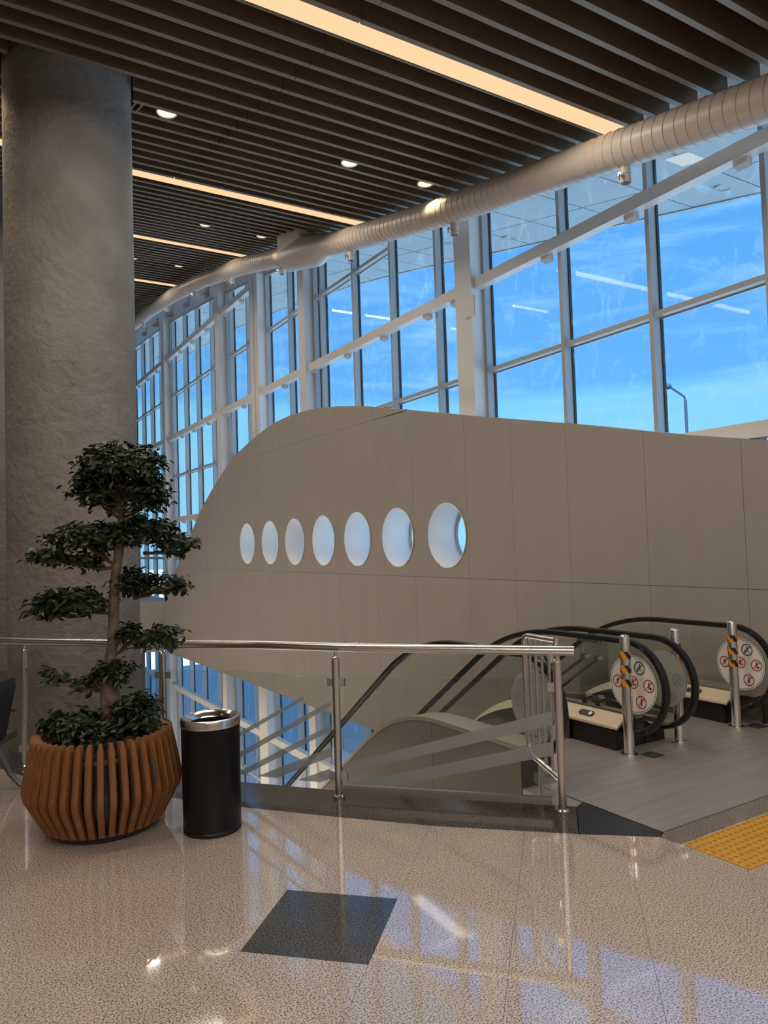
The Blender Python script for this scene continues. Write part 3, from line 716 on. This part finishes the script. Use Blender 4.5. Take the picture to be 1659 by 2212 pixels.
def escalator(xl, xr, label, near_side, far_side):
    t = thing('escalator', label, 'escalator', ((xl+xr)/2, 5.5, 0), 'pair of descending escalators')
    for side, x in ((-1, xl), (1, xr)):
        # handrail: loop round the newel, then down the incline
        path = []
        cz, cyn, rn = .535, 4.37, .385
        for k in range(17):
            a = -math.pi/2 - math.pi*k/16*1.0
            path.append((x, cyn+rn*math.cos(a), cz+rn*math.sin(a)))
        path = [(x, 4.60, cz-rn)]+path
        for y, z in esc_path(4.5, .92, YEND)[0:]: path.append((x, y, z))
        sect = [(-.036,-.012),(-.030,.018),(-.014,.026),(.014,.026),(.030,.018),(.036,-.012),(.022,-.024),(-.022,-.024)]
        part('handrail', MB().sweep(path, sect), MT['rubber'], t, True)
        # glass panels following the profile
        top = esc_path(4.5, .90, YEND); bot = esc_path(4.5, .27, YEND)
        newel = [(cyn+(rn-.03)*math.cos(-math.pi/2-math.pi*k/12), cz+(rn-.03)*math.sin(-math.pi/2-math.pi*k/12)) for k in range(13)]
        poly = [(4.86,.27),(4.55,.27)]+[p for p in newel if True]+[(4.86,.89)]
        part('glass_panel', MB().prism([(x-.005,a,b) for a, b in poly], (.01,0,0)), MT['glass_esc'], t)
        cuts = [4.87,6.1,7.6,9.1,10.6,12.1,YEND]
        tt = [(a,b) for a, b in top]; bb = [(a,b) for a, b in bot]
        for u, v in zip(cuts, cuts[1:]):
            k = 6; uu = [u+.004+(v-u-.008)*i/k for i in range(k+1)]
            poly = [(q, interp(bb,q)) for q in uu]+[(q, interp(tt,q)-.02) for q in reversed(uu)]
            part('glass_panel', MB().prism([(x-.005,a,b) for a, b in poly], (.01,0,0)), MT['glass_esc'], t)
        # newel base, inner deck and skirt on the passenger side
        inn = -side
        xi = x+inn*.13
        lo, hi = min(x-side*.13, x+side*.13), max(x-side*.13, x+side*.13)
        mb = MB()
        prof = [(4.42,0.003),(4.42,.13),(4.47,.172),(4.95,.172),(4.95,.003)]
        mb.prism([(lo,a,b) for a, b in prof], (hi-lo,0,0))
        part('newel_base', mb, MT['black'], t)
        dk = esc_path(4.38, .235, YEND); mb = MB()
        for (a,b), (c,e) in zip(dk, dk[1:]):
            i0, i1 = x+inn*.015, x+inn*.15
            mb.add([(i0,a,b+.055),(i1,a,b-.03),(i1,c,e-.03),(i0,c,e+.055),(i0,a,b+.035),(i1,a,b-.05),(i1,c,e-.05),(i0,c,e+.035)],
                   [(0,1,2,3),(4,7,6,5),(0,4,5,1),(3,2,6,7),(1,5,6,2),(0,3,7,4)])
        deck = part('inner_deck', mb, MT['cream'], t)
        sl = MB(); xs = x+inn*.085; zz = .235+.0165
        pts = []
        for k in range(24):
            a = 2*math.pi*k/24; pts.append((xs+.026*math.sin(a), 4.78+(.055 if math.cos(a) > 0 else -.055)+.03*math.cos(a), zz+.003-inn*(0)+(-.63)*(.026*math.sin(a))*inn))
        sl.prism(pts, (0,0,.002)); part('indicator', sl, MT['black'], deck)
        sl = MB(); pts = [(xs+.017*math.sin(2*math.pi*k/16), 4.735+.019*math.cos(2*math.pi*k/16), zz+.0055-.63*.017*math.sin(2*math.pi*k/16)*inn) for k in range(16)]
        sl.prism(pts, (0,0,.0015)); part('indicator_lens', sl, MT['signwhite'], deck)
        mb = MB()
        sk = esc_path(4.93, .205, YEND); s2 = esc_path(4.93, -.10, YEND)
        mb.prism([(x+inn*.150,a,b) for a, b in sk]+[(x+inn*.150,a,b) for a, b in reversed(s2)], (inn*.012,0,0))
        part('skirt', mb, MT['step'], t)
        # sign disc on the passenger face of the newel glass
        sx = x+inn*.0065
        K = 48; R0 = .245; yc, zc_ = 4.31, .565
        dm = MB(); 
        dm.prism([(sx,yc+R0*math.cos(2*math.pi*k/K),zc_+R0*math.sin(2*math.pi*k/K)) for k in range(K)], (inn*.0015,0,0))
        white = (inn < 0)
        disc = part('sign_disc', dm, MT['signwhite'], t, label='round white safety sign with red pictograms')
        xf = sx+inn*.0016
        rg = MB()
        for k in range(K):
            a0, a1 = 2*math.pi*k/K, 2*math.pi*(k+1)/K
            rg.add([(xf+inn*.0003,yc+q*math.cos(a),zc_+q*math.sin(a)) for q, a in ((R0*.965,a0),(R0*.965,a1),(R0*.945,a1),(R0*.945,a0))], [(0,1,2,3)])
        part('border_line', rg, MT['greenp'], disc)
        h = 1 if white else -1
        for kx, (u, v) in enumerate(((-.32,.56),(-.66,.02),(0,.06),(.66,.02),(-.30,-.58),(.32,-.58))):
            pict(disc, yc-u*R0, zc_+v*R0, xf, inn, R0*.225, kx, MT['red'], MT['blackp'])
        pict(disc, yc-.30*R0, zc_+.58*R0, xf, inn, R0*.235, 6, MT['greenp'], MT['blackp'])
        bk = MB(); bk.prism([(x-inn*.0065,yc+R0*math.cos(2*math.pi*k/K),zc_+R0*math.sin(2*math.pi*k/K)) for k in range(K)], (-inn*.001,0,0))
        back = part('sign_back', bk, MT['signgrey'], t, label='grey back of the round sign seen through glass')
        for kx, (u, v) in enumerate(((-.32,.56),(-.66,.02),(.66,.02),(.32,-.58))):
            pict(back, yc-u*R0, zc_+v*R0, x-inn*.0078, -inn, R0*.225, kx, MT['ghost'], MT['ghost'])
    # outer cladding with curved crest on both outer sides
    for x, s in ((xl,-1),(xr,1)):
        if (s < 0 and not near_side) or (s > 0 and not far_side): continue
        xo = x+s*.24
        up = esc_path(4.20, .30, YEND); lo_ = [(a, b-1.1) for a, b in up]
        cutsY = [4.20,5.35,6.9,8.5,10.1,11.7,YEND]
        for u, v in zip(cutsY, cutsY[1:]):
            k = 8; uu = [u+.003+(v-u-.006)*i/k for i in range(k+1)]
            poly = [(q, max(interp(up,q)-1.25, -9)) for q in uu]+[(q, interp(up,q)-.035) for q in reversed(uu)]
            part('cladding_panel', MB().prism([(xo,a,b) for a, b in poly], (-s*.02,0,0)), MT['cladding'], t)
        mb = MB()
        for (a,b), (c,e) in zip(up, up[1:]):
            i0, i1 = x+s*.012, xo+s*.012
            lo_x, hi_x = min(i0,i1), max(i0,i1)
            mb.add([(lo_x,a,b-.035),(hi_x,a,b-.035),(hi_x,c,e-.035),(lo_x,c,e-.035),(lo_x,a,b),(hi_x,a,b),(hi_x,c,e),(lo_x,c,e)],
                   [(0,3,2,1),(4,5,6,7),(0,1,5,4),(1,2,6,5),(2,3,7,6),(3,0,4,7)])
        part('outer_deck', mb, MT['claddingcap'], t)
        part('end_cap', MB().box((min(xo,x+s*.135),4.185,.003),(max(xo,x+s*.135),4.20,.265)), MT['black'], t)
    # steps and comb
    x0, x1 = xl+.165, xr-.165
    part('comb_plate', MB().box((x0,4.935,-.2),(x1,5.15,.004)), MT['plate'], t)
    st = MB().box((x0,0,-.25),(x1,.398,0)).mesh('step', MT['step'], org(t)-Vector((0,org(t).y,0)))
    yy, z = 5.155, 0.0
    for i in range(22):
        k = put('step', st, t, (0, yy-org(t).y, z)); yy += .4
        if i >= 1: z -= .28 if i > 2 else .28*(i)/3
    part('truss', MB().prism([(x0-.12,5.0,-.3),(x0-.12,YEND,-6.0),(x0-.12,YEND-1.6,-6.0),(x0-.12,5.0,-1.35)], (x1-x0+.24,0,0)), MT['cladding'], t)
    return t
escalator(3.91, 5.05, 'escalator next to the glass railing, with taupe cladding on its outer side', True, False)
escalator(5.42, 6.56, 'escalator beside the beige curved wall', False, True)

# filler deck between the two escalators and the glass barrier on it
t = thing('filler_deck', 'narrow steel deck between the two escalators', 'deck', (5.235,6,.2))
dk = esc_path(4.42, .262, YEND); mb = MB()
for (a,b), (c,e) in zip(dk, dk[1:]):
    mb.add([(5.19,a,b-.03),(5.28,a,b-.03),(5.28,c,e-.03),(5.19,c,e-.03),(5.19,a,b),(5.28,a,b),(5.28,c,e),(5.19,c,e)], [(0,3,2,1),(4,5,6,7),(0,1,5,4),(1,2,6,5),(2,3,7,6),(3,0,4,7)])
part('deck_cover', mb, MT['plate'], t)
part('end_face', MB().box((5.183,4.425,.003),(5.287,4.95,.231)), MT['black'], t)
t = thing('glass_barrier', 'clear glass barrier with round steel fixings and two slanted struts between escalators', 'barrier', (5.235,5.0,.27))
part('pane', MB().box((5.225,4.75,.30),(5.237,5.10,.90)), MT['glass_rail'], t)
for (y0, z0) in ((5.06,.86),(4.80,.86)):
    pass
part('clamp_bar', MB().box((5.20,4.82,.84),(5.222,5.09,.91)).box((5.239,4.82,.84),(5.26,5.09,.91)), MT['steel'], t)
for yv in (4.86,5.02):
    for zv in (.70,.33):
        part('button_fixing', MB().tube([(5.195,yv,zv),(5.262,yv,zv)], .03, 16), MT['chrome'], t, True)
    part('strut', MB().bar((5.215,yv+.02,.68),(5.215,yv+.60,.28), .012, .05, (1,0,0)), MT['steel'], t)
    part('foot_plate', MB().box((5.197,yv-.03,.262),(5.265,yv+.03,.30)), MT['steel'], t)

# bollards
def bollard():
    t = thing('bollard', '', 'bollard', (0,0,.003), 'steel bollards with hazard tape')
    o = Vector((0,0,.003)); r = .043
    part('tube', MB().lathe([(r,.0),(r,.975),(r-.004,.985),(r-.02,.995),(.001,.997)], (0,0,.003), 28, True), MT['chrome'], t, True)
    part('base_flange', MB().lathe([(r+.002,.0),(r+.03,.0),(r+.03,.012),(r+.004,.014)], (0,0,.003), 28), MT['steel'], t, True)
    for zb in (.80,.685,.57):
        mb = MB(); K = 28; h = .062; rr = r+.0012
        for k in range(K):
            a0, a1 = 2*math.pi*k/K, 2*math.pi*(k+1)/K
            for sgm in range(4):
                z0, z1 = zb+h*sgm/4, zb+h*(sgm+1)/4
                mb.cur = 1 if ((k/K*6+sgm/4*1.0) % 2) < 1 else 0
                mb.add([(rr*math.cos(a0),rr*math.sin(a0),z0),(rr*math.cos(a1),rr*math.sin(a1),z0),(rr*math.cos(a1),rr*math.sin(a1),z1),(rr*math.cos(a0),rr*math.sin(a0),z1)], [(0,1,2,3)])
        part('hazard_tape', mb, [MT['orange'], MT['tapeblack']], t, label='orange and black striped tape')
    return t
b = bollard()
spots = [(4.915,4.27,'steel bollard with striped tape before the nearer white round sign'), (5.563,4.27,'steel bollard with striped tape seen behind the escalator handrails'),
         (6.385,4.27,'steel bollard with striped tape before the white round sign by the wall'), (4.055,4.27,'steel bollard with striped tape behind the tubular gate')]
for i, (x, y, l) in enumerate(spots):
    o = b if i == 0 else copy_tree(b)
    o.location = (x,y,.003); o['label'] = l; o.rotation_euler.z = i*.9
b.location = (spots[0][0], spots[0][1], .003)

# floor sockets
for (x, y, l) in ((5.06,4.16,'small square steel floor box before the nearer bollard pair'), (6.56,4.18,'small square steel floor box by the beige wall')):
    t = thing('floor_box', l, 'floor box', (x,y,.003), 'steel floor boxes')
    part('frame', MB().box((x-.07,y-.07,.0025),(x+.07,y-.045,.006)).box((x-.07,y+.045,.0025),(x+.07,y+.07,.006)).box((x-.07,y-.045,.0025),(x-.045,y+.045,.006)).box((x+.045,y-.045,.0025),(x+.07,y+.045,.006)), MT['step'], t)
    part('lid', MB().box((x-.044,y-.044,.0025),(x+.044,y+.044,.005)), MT['greymetal'], t)

# tactile paving
dome = MB().lathe([(.0165,0),(.0155,.003),(.012,.0048),(.0085,.0048),(.0075,.003),(.0001,.0028)], (0,0,0), 14)
for i in range(6): pass
dme = MB(); dme.lathe([(.0215,0),(.0205,.003),(.017,.0048),(.0135,.0048)], (0,0,0), 14); dme.cur = 1; dme.lathe([(.0135,.0048),(.0115,.003),(.0001,.0026)], (0,0,0), 14)
dmesh = dme.mesh('dome', [MT['yellow'], MT['dome']], smooth=True)
for i in range(2):
    x0 = 3.745+.412*i; y0 = 2.47
    t = thing('tactile_tile', ['yellow tactile paving tile at the corner nearest the dark slab', 'yellow tactile paving tile farther along the landing plate'][i], 'paving tile', (x0,y0,.001), 'yellow tactile paving tiles')
    part('tile_base', MB().box((x0,y0,.0005),(x0+.41,y0+.41,.004)), MT['yellow'], t)
    for a in range(8):
        for c in range(8):
            put('dome', dmesh, t, (.0255+a*.0512, .0255+c*.0512, .003))

# ------------------------------------------------------------------ glass railing
RAILP = [(-.35,8.75),(.1,7.95),(.475,7.347),(.66,7.081),(1.11,6.559),(1.528,6.034),(2.119,5.387),(2.49,4.86),(2.897,4.373),(3.321,3.877),(3.555,3.60)]
rl = thing('glass_railing', 'stainless steel railing with glass panels and frosted stripes around the opening', 'railing', (2.0,5.5,0))
ZR = 1.075
part('handrail', MB().tube([(x,y,ZR) for x, y in RAILP[:8]]+[(2.60,4.727,ZR)], .033, 24), MT['steel'], rl, True)
part('handrail', MB().tube([(2.602,4.724,ZR)]+[(x,y,ZR) for x, y in RAILP[8:]]+[(3.60,3.55,ZR)], .0335, 24), MT['steel'], rl, True)
part('sleeve', MB().tube([(2.588,4.742,ZR),(2.616,4.706,ZR)], .0365, 24), MT['chrome'], rl, True)
posts = [(-.30,8.68),(.645,7.10),(1.545,6.02),(2.47,4.80),(3.54,3.655)]
for i, (x, y) in enumerate(posts):
    p = part('post', MB().tube([(x,y,.001),(x,y,1.0)], .028, 20), MT['steel'], rl, True)
    part('base_flange', MB().lathe([(.028,.0),(.042,.0),(.042,.02),(.033,.03),(.028,.03)], (x,y,.001), 20), MT['chrome'], p, True)
    part('cap', MB().lathe([(.028,1.0),(.022,1.012),(.010,1.018),(.010,1.05)], (x,y,0), 16), MT['chrome'], p, True)
    for zz in (.83,.16):
        for j in ((i-1,i),(i,i+1)):
            if j[0] < 0 or j[1] >= len(posts): continue
            a = Vector((*posts[j[0]],0)); b_ = Vector((*posts[j[1]],0)); dd = (b_-a).normalized() if j[0] == i else (a-b_).normalized()
            q = Vector((x,y,zz))+dd*.022
            part('glass_clamp', MB().bar(q, q+dd*.045, .026, .055), MT['steel'], p)
def panel(i, stripes):
    a = Vector((*posts[i],0)); b_ = Vector((*posts[i+1],0)); dd = (b_-a).normalized(); L = (b_-a).length
    p0 = a+dd*.045; p1 = b_-dd*.045; nn = Vector((-dd.y, dd.x, 0))
    if nn.dot(-a) < 0: nn = -nn
    g = part('glass_panel', MB().bar(p0+Vector((0,0,.49)), p1+Vector((0,0,.49)), .010, .78), MT['glass_rail'], rl)
    for (s0, s1, w0, w1) in stripes:
        q0 = on_plane(*s0, p0, nn); q1 = on_plane(*s1, p0, nn)
        lo0 = on_plane(s0[0], s0[1]+w0, p0, nn); lo1 = on_plane(s1[0], s1[1]+w1, p0, nn)
        pts = [q0, q1, lo1, lo0]
        # keep inside the pane
        poly = clip([((p-p0).dot(dd), p.z) for p in pts][::1] if True else [], [(0,.105),((p1-p0).length,.105),((p1-p0).length,.875),(0,.875)])
        if len(poly) < 3: continue
        P3 = [p0+dd*u+Vector((0,0,v))-Vector((0,0,p0.z))+nn*.0056 for u, v in poly]
        part('frosted_stripe', MB().prism(P3, nn*.0006), MT['frost'], g)
panel(0, [])
panel(1, [])
panel(2, [((380,1660),(656,1503),12,9),((380,1702),(716,1513),14,12),((380,1735),(716,1565),15,13),((470,1710),(716,1614),20,20),((600,1700),(716,1659),22,22)])
panel(3, [((745,1649),(1196,1535),22,30),((745,1694),(1196,1601),24,30)])
part('glass_shoe', MB().bar((2.50,4.78,.075),(3.50,3.71,.075), .03, .05), MT['steel'], rl)

# tubular gate folded back behind the end post
gt = thing('swing_gate', 'small tubular steel gate hinged on the end post of the railing', 'gate', (3.60,3.72,.1))
g0 = Vector((3.585,3.70,0)); g1 = Vector((3.63,4.07,0)); gd = (g1-g0).normalized(); Lg = (g1-g0).length
def gp(u, z): return g0+gd*u+Vector((0,0,z))
fr = [gp(0,1.13),gp(Lg-.05,1.13),gp(Lg-.012,1.118),gp(Lg,1.08),gp(Lg,.40),gp(Lg-.015,.33),gp(Lg-.06,.28),gp(.02,.20)]
part('frame', MB().tube(fr, .021, 14), MT['steel'], gt, True)
part('hinge_tube', MB().tube([gp(0,.14),gp(0,1.15)], .02, 14), MT['steel'], gt, True)
for u in (.09,.17,.24,.31):
    part('bar', MB().tube([gp(u,.22+.03*u/.3),gp(u,1.12)], .0105, 10), MT['steel'], gt, True)
for zz in (.25,.62,.98):
    part('hinge', MB().tube([(3.545,3.672,zz),(3.585,3.70,zz)], .009, 8), MT['chrome'], gt, True)
part('floor_bolt', MB().tube([gp(.24,.02),gp(.24,.24)], .010, 8), MT['steel'], gt, True)

# ------------------------------------------------------------------ planter and tree
PC = Vector((.955,5.29,0))
pl = thing('wooden_planter', 'round planter of bent orange brown wooden slats', 'planter', PC)
NS = 42
def rprof(z): return interp([(0,.36),(.05,.385),(.25,.495),(.30,.505),(.36,.497),(.62,.445)], z)
smb = MB(); w2 = .0198
pr = [(rprof(z), z) for z in (.045,.25,.275,.30,.33,.45,.595,.62)]
sect_v = []
for q, (r, z) in enumerate(pr):
    ww = w2*(.55 if q in (len(pr)-1,) else 1.0)
    for (dx, dy) in ((.012,-ww),(.0,-ww*.8),(.0,ww*.8),(.012,ww),(-.050,ww),(-.050,-ww)): sect_v.append((r+dx-.012, dy, z+.012*(q == len(pr)-1)))
k6 = 6; fcs = []
for q in range(len(pr)-1):
    for k in range(k6): fcs.append((q*k6+k, q*k6+(k+1)%k6, (q+1)*k6+(k+1)%k6, (q+1)*k6+k))
fcs += [tuple(range(k6-1,-1,-1)), tuple((len(pr)-1)*k6+k for k in range(k6))]
smesh = smb.add(sect_v, fcs).mesh('slat', MT['teak'], smooth=False)
for k in range(NS):
    o = put('slat', smesh, pl, (0,0,0)); o.rotation_euler.z = 2*math.pi*k/NS
o = MB().lathe([(.34,.012),(.36,.03),(.365,.06),(.30,.06)], PC, 40, True); part('base_ring', o, MT['black'], pl, True)
part('liner', MB().lathe([(.31,.03),(.43,.28),(.375,.54),(.365,.54),(.415,.28),(.28,.05)], PC, 40), MT['black'], pl, True)
part('hoop', MB().lathe([(.372,.50),(.392,.50),(.390,.525),(.370,.525),(.372,.50)], PC, 40), MT['teak'], pl, True)
part('soil', MB().lathe([(.001,.51),(.37,.495),(.37,.45)], PC, 32), MT['soil'], pl, True)
tg = rad(-62)
tag_p = PC+Vector((math.cos(tg)*.515, math.sin(tg)*.515, 0))
part('name_plate', MB().bar(PC+Vector((math.cos(tg)*.474,math.sin(tg)*.474,.495)), PC+Vector((math.cos(tg)*.502,math.sin(tg)*.502,.365)), .022, .004, (math.cos(tg),math.sin(tg),0)), MT['tag'], pl)

depth0 = PC.dot(CF)+0  # camera depth of the tree
def tp(x, y, dd=0.0):
    d = ray(x, y); k = ((PC-EYEP).dot(CF)+dd)/d.dot(CF); return EYEP+d*k
PXM = F_PX/((PC-EYEP).dot(CF))
tree = thing('ficus_tree', 'cloud pruned ficus tree with dark leaf pads on a pale trunk', 'tree', PC+Vector((0,0,.50)))
tr_px = [(237,1600,21),(236,1540,21),(238,1505,26),(236,1480,21),(237,1440,15),(243,1390,14),(246,1340,14),(246,1290,13),(250,1240,12),(257,1190,12),(262,1150,10),(262,1115,9),(258,1075,5)]
part('trunk', MB().tube([tp(x,y) for x, y, r in tr_px], [r*.82/PXM for x, y, r in tr_px], 16), MT['bark'], tree, True)
leaf_me = MB().add([(0,0,0),(.012,.018,.004),(.014,.036,.004),(0,.058,-.004),(-.014,.036,.004),(-.012,.018,.004),(0,.02,-.002),(0,.038,-.003)],
                   [(0,1,6),(0,6,5),(1,2,7,6),(6,7,4,5),(2,3,7),(7,3,4)])
leaf_mesh = leaf_me.mesh('leaf', MT['leaf'])
LV = [Vector(v) for v in leaf_me.v]; LF = leaf_me.f
rnd = random.Random(11)
def leaf_matrix(p, outd):
    z = (outd+Vector((rnd.uniform(-.7,.7), rnd.uniform(-.7,.7), rnd.uniform(-.2,.9)))).normalized()
    yv = Vector((rnd.uniform(-1,1), rnd.uniform(-1,1), rnd.uniform(-.6,.5))); yv = (yv-z*yv.dot(z)).normalized(); xv = yv.cross(z)
    M = Matrix((xv, yv, z)).transposed().to_4x4(); M.translation = p; return M
singles = []
def pad(root, base, cx, cy, rx, ry, n, anchor, ntw=8, leafs=True, depthr=None, flat=.2):
    c = tp(cx, cy); ax = CR*(rx/PXM); az = Vector((0,0,ry/PXM)); dp = CF.copy(); dp.z = 0; dp.normalize(); ad = dp*((depthr or rx*.85)/PXM)
    mb = MB(); tw = MB()
    tips = []
    nclu = max(7, int(n/8.2))
    for i in range(nclu):
        while True:
            u, v, w = rnd.uniform(-1,1), rnd.uniform(-1,1), rnd.uniform(-1,1)
            r2 = u*u+v*v+w*w
            if r2 > 1 or r2 < .30: continue
            if w < -.35 and abs(u) < .75 and rnd.random() < .7: continue
            break
        lift = (1-u*u)*.12
        pc = c+ax*u+ad*v+az*(w*.92+lift); tips.append(pc)
        outd = (ax.normalized()*u+ad.normalized()*v+Vector((0,0,1))*(w*.8+.55)).normalized()
        for k in range(rnd.randint(8,14)):
            p = pc+Vector((rnd.gauss(0,.026),rnd.gauss(0,.026),rnd.gauss(0,.016)))
            M = leaf_matrix(p, outd); s = rnd.uniform(.7,1.15); M = M @ Matrix.Scale(s, 4)
            if leafs and len(singles) < 1200 and k == 0: singles.append((root, M))
            else: mb.add([M @ q for q in LV], LF)
    part('leaf_pad', mb, MT['leaf'], root)['kind'] = 'stuff'
    if anchor is not None:
        a = anchor; hub = c-az*.15
        rnd.shuffle(tips)
        tw.tube([a, a.lerp(hub,.5)+Vector((0,0,-.02)), hub], [.013,.009,.003], 7)
        for tpnt in tips[:ntw*3]:
            st = a.lerp(hub, rnd.uniform(.3,1)); midp = st.lerp(tpnt,.55)+Vector((rnd.gauss(0,.02),rnd.gauss(0,.02),-.02))
            tw.tube([st, midp, tpnt], [.006,.004,.002], 5)
        part('branch', tw, MT['twig'], root, True)
pad(tree, None, 262, 1020, 92, 62, 1250, tp(260,1120), 14)
pad(tree, None, 198, 1062, 46, 40, 330, tp(260,1120), 4)
pad(tree, None, 325, 1075, 44, 40, 340, tp(260,1120), 4)
pad(tree, None, 258, 1085, 90, 28, 300, tp(260,1125), 4)
pad(tree, None, 255, 1160, 62, 26, 330, tp(260,1200), 5)
pad(tree, None, 185, 1165, 78, 30, 620, tp(256,1225), 8)
pad(tree, None, 105, 1205, 40, 20, 170, tp(200,1215), 5)
pad(tree, None, 180, 1220, 50, 20, 160, tp(250,1225), 4)
pad(tree, None, 315, 1150, 62, 32, 480, tp(262,1180), 8)
pad(tree, None, 385, 1178, 44, 22, 220, tp(310,1195), 6)
pad(tree, None, 290, 1262, 40, 26, 240, tp(250,1270), 5)
pad(tree, None, 350, 1268, 52, 24, 260, tp(290,1290), 6)
pad(tree, None, 160, 1302, 88, 28, 620, tp(240,1325), 10)
pad(tree, None, 110, 1320, 42, 16, 140, tp(180,1330), 4)
pad(tree, None, 285, 1378, 34, 24, 190, tp(246,1415), 5)
pad(tree, None, 350, 1375, 48, 24, 200, tp(290,1400), 6)
pad(tree, None, 118, 1462, 22, 16, 70, tp(225,1480), 3)
pad(tree, None, 250, 1455, 46, 26, 260, tp(238,1490), 5)
pad(tree, None, 185, 1480, 34, 16, 90, tp(232,1490), 4)
pad(tree, None, 236, 1572, 44, 30, 330, tp(236,1600), 5)
for (cx, cy, rx, ry, n, l) in ((165,1572,80,34,620,'low leafy shrub growing at one side of the wooden planter, away from the bin'), (292,1545,56,44,560,'low leafy shrub in the wooden planter on the side of the black bin')):
    sh_ = thing('leafy_shrub', l, 'shrub', tp(cx, cy+40)*1.0, 'low shrubs in the planter')
    pad(sh_, None, cx, cy, rx, ry, n, tp(cx, cy+ry*1.1), 8, True, min(rx,48))
# single leaves that stand out
rnd.shuffle(singles)
cnt = {}
for root, M in singles:
    k = root.name
    if cnt.get(k, 0) >= 250: continue
    cnt[k] = cnt.get(k, 0)+1
    o = put('leaf', leaf_mesh, root); Mw = M.copy(); Mw.translation = M.translation-org(root); o.matrix_local = Mw

# ------------------------------------------------------------------ litter bin
BC = Vector((1.535,4.80,0))
bn = thing('litter_bin', 'tall black cylindrical litter bin with polished steel rim', 'bin', BC)
part('body', MB().lathe([(.182,.02),(.186,.05),(.189,.66),(.187,.685)], BC, 48), MT['black_bin'], bn, True)
part('base', MB().lathe([(.17,.001),(.186,.004),(.187,.022),(.181,.03)], BC, 48, True), MT['black'], bn, True)
part('rim', MB().lathe([(.188,.672),(.193,.675),(.194,.715),(.189,.728),(.180,.731),(.150,.712),(.140,.69)], BC, 48), MT['chrome'], bn, True)
part('inner_bucket', MB().lathe([(.140,.69),(.135,.30),(.001,.30)], BC, 48), MT['black'], bn, True)

# ------------------------------------------------------------------ waiting bench at the edge
f0 = at_z(55,1703)
bx0, by0 = f0.x, f0.y
be = thing('waiting_bench', 'black waiting bench with grey cast legs beside the railing', 'bench', (bx0-.35,by0+.1,0))
ux = Vector((-CR.x,-CR.y,0)).normalized(); vy = Vector((CF.x,CF.y,0)).normalized()
B0 = Vector((bx0,by0,0))
def bp(u, v, z): return B0+ux*u+vy*v+Vector((0,0,z))
lg = [bp(.0,0,.012),bp(.045,0,.03),bp(.12,0,.12),bp(.18,0,.24),bp(.22,0,.34)]
part('leg', MB().tube(lg, [.010,.016,.022,.026,.03], 10), MT['greymetal'], be, True)
part('leg', MB().tube([bp(.62,0,.012),bp(.56,0,.03),bp(.46,0,.12),bp(.36,0,.24),bp(.26,0,.34)], [.010,.016,.022,.026,.03], 10), MT['greymetal'], be, True)
part('beam', MB().bar(bp(.24,-.6,.36), bp(.24,.3,.36), .06, .06), MT['greymetal'], be)
def slab(prof, v0, v1): 
    mb = MB(); mb.prism([bp(u,v0,z) for u, z in prof], vy*(v1-v0)); return mb
part('backrest', slab([(.16,.40),(.115,.62),(.075,.80),(.085,.86),(.12,.86),(.125,.80),(.17,.62),(.21,.40)], -.52, .02), MT['seat'], be)
part('seat_pad', slab([(.17,.385),(.20,.40),(.66,.44),(.68,.42),(.66,.40),(.20,.365)], -.52, .02), MT['seat'], be)
part('armrest', MB().bar(bp(.09,.05,.60), bp(.50,.05,.61), .045, .022).bar(bp(.30,.05,.36), bp(.30,.05,.60), .03, .03, (1,0,0)), MT['greymetal'], be)

# ------------------------------------------------------------------ lower level
t = thing('reception_counter', 'light wooden counter on the lower level by the windows', 'counter', (6.3,17.6,-6))
part('body', MB().box((5.7,16.6,-6),(6.9,18.4,-5.0)), MT['wood'], t)
part('counter_top', MB().box((5.6,16.5,-5.0),(7.0,18.5,-4.94)), MT['brown'], t)
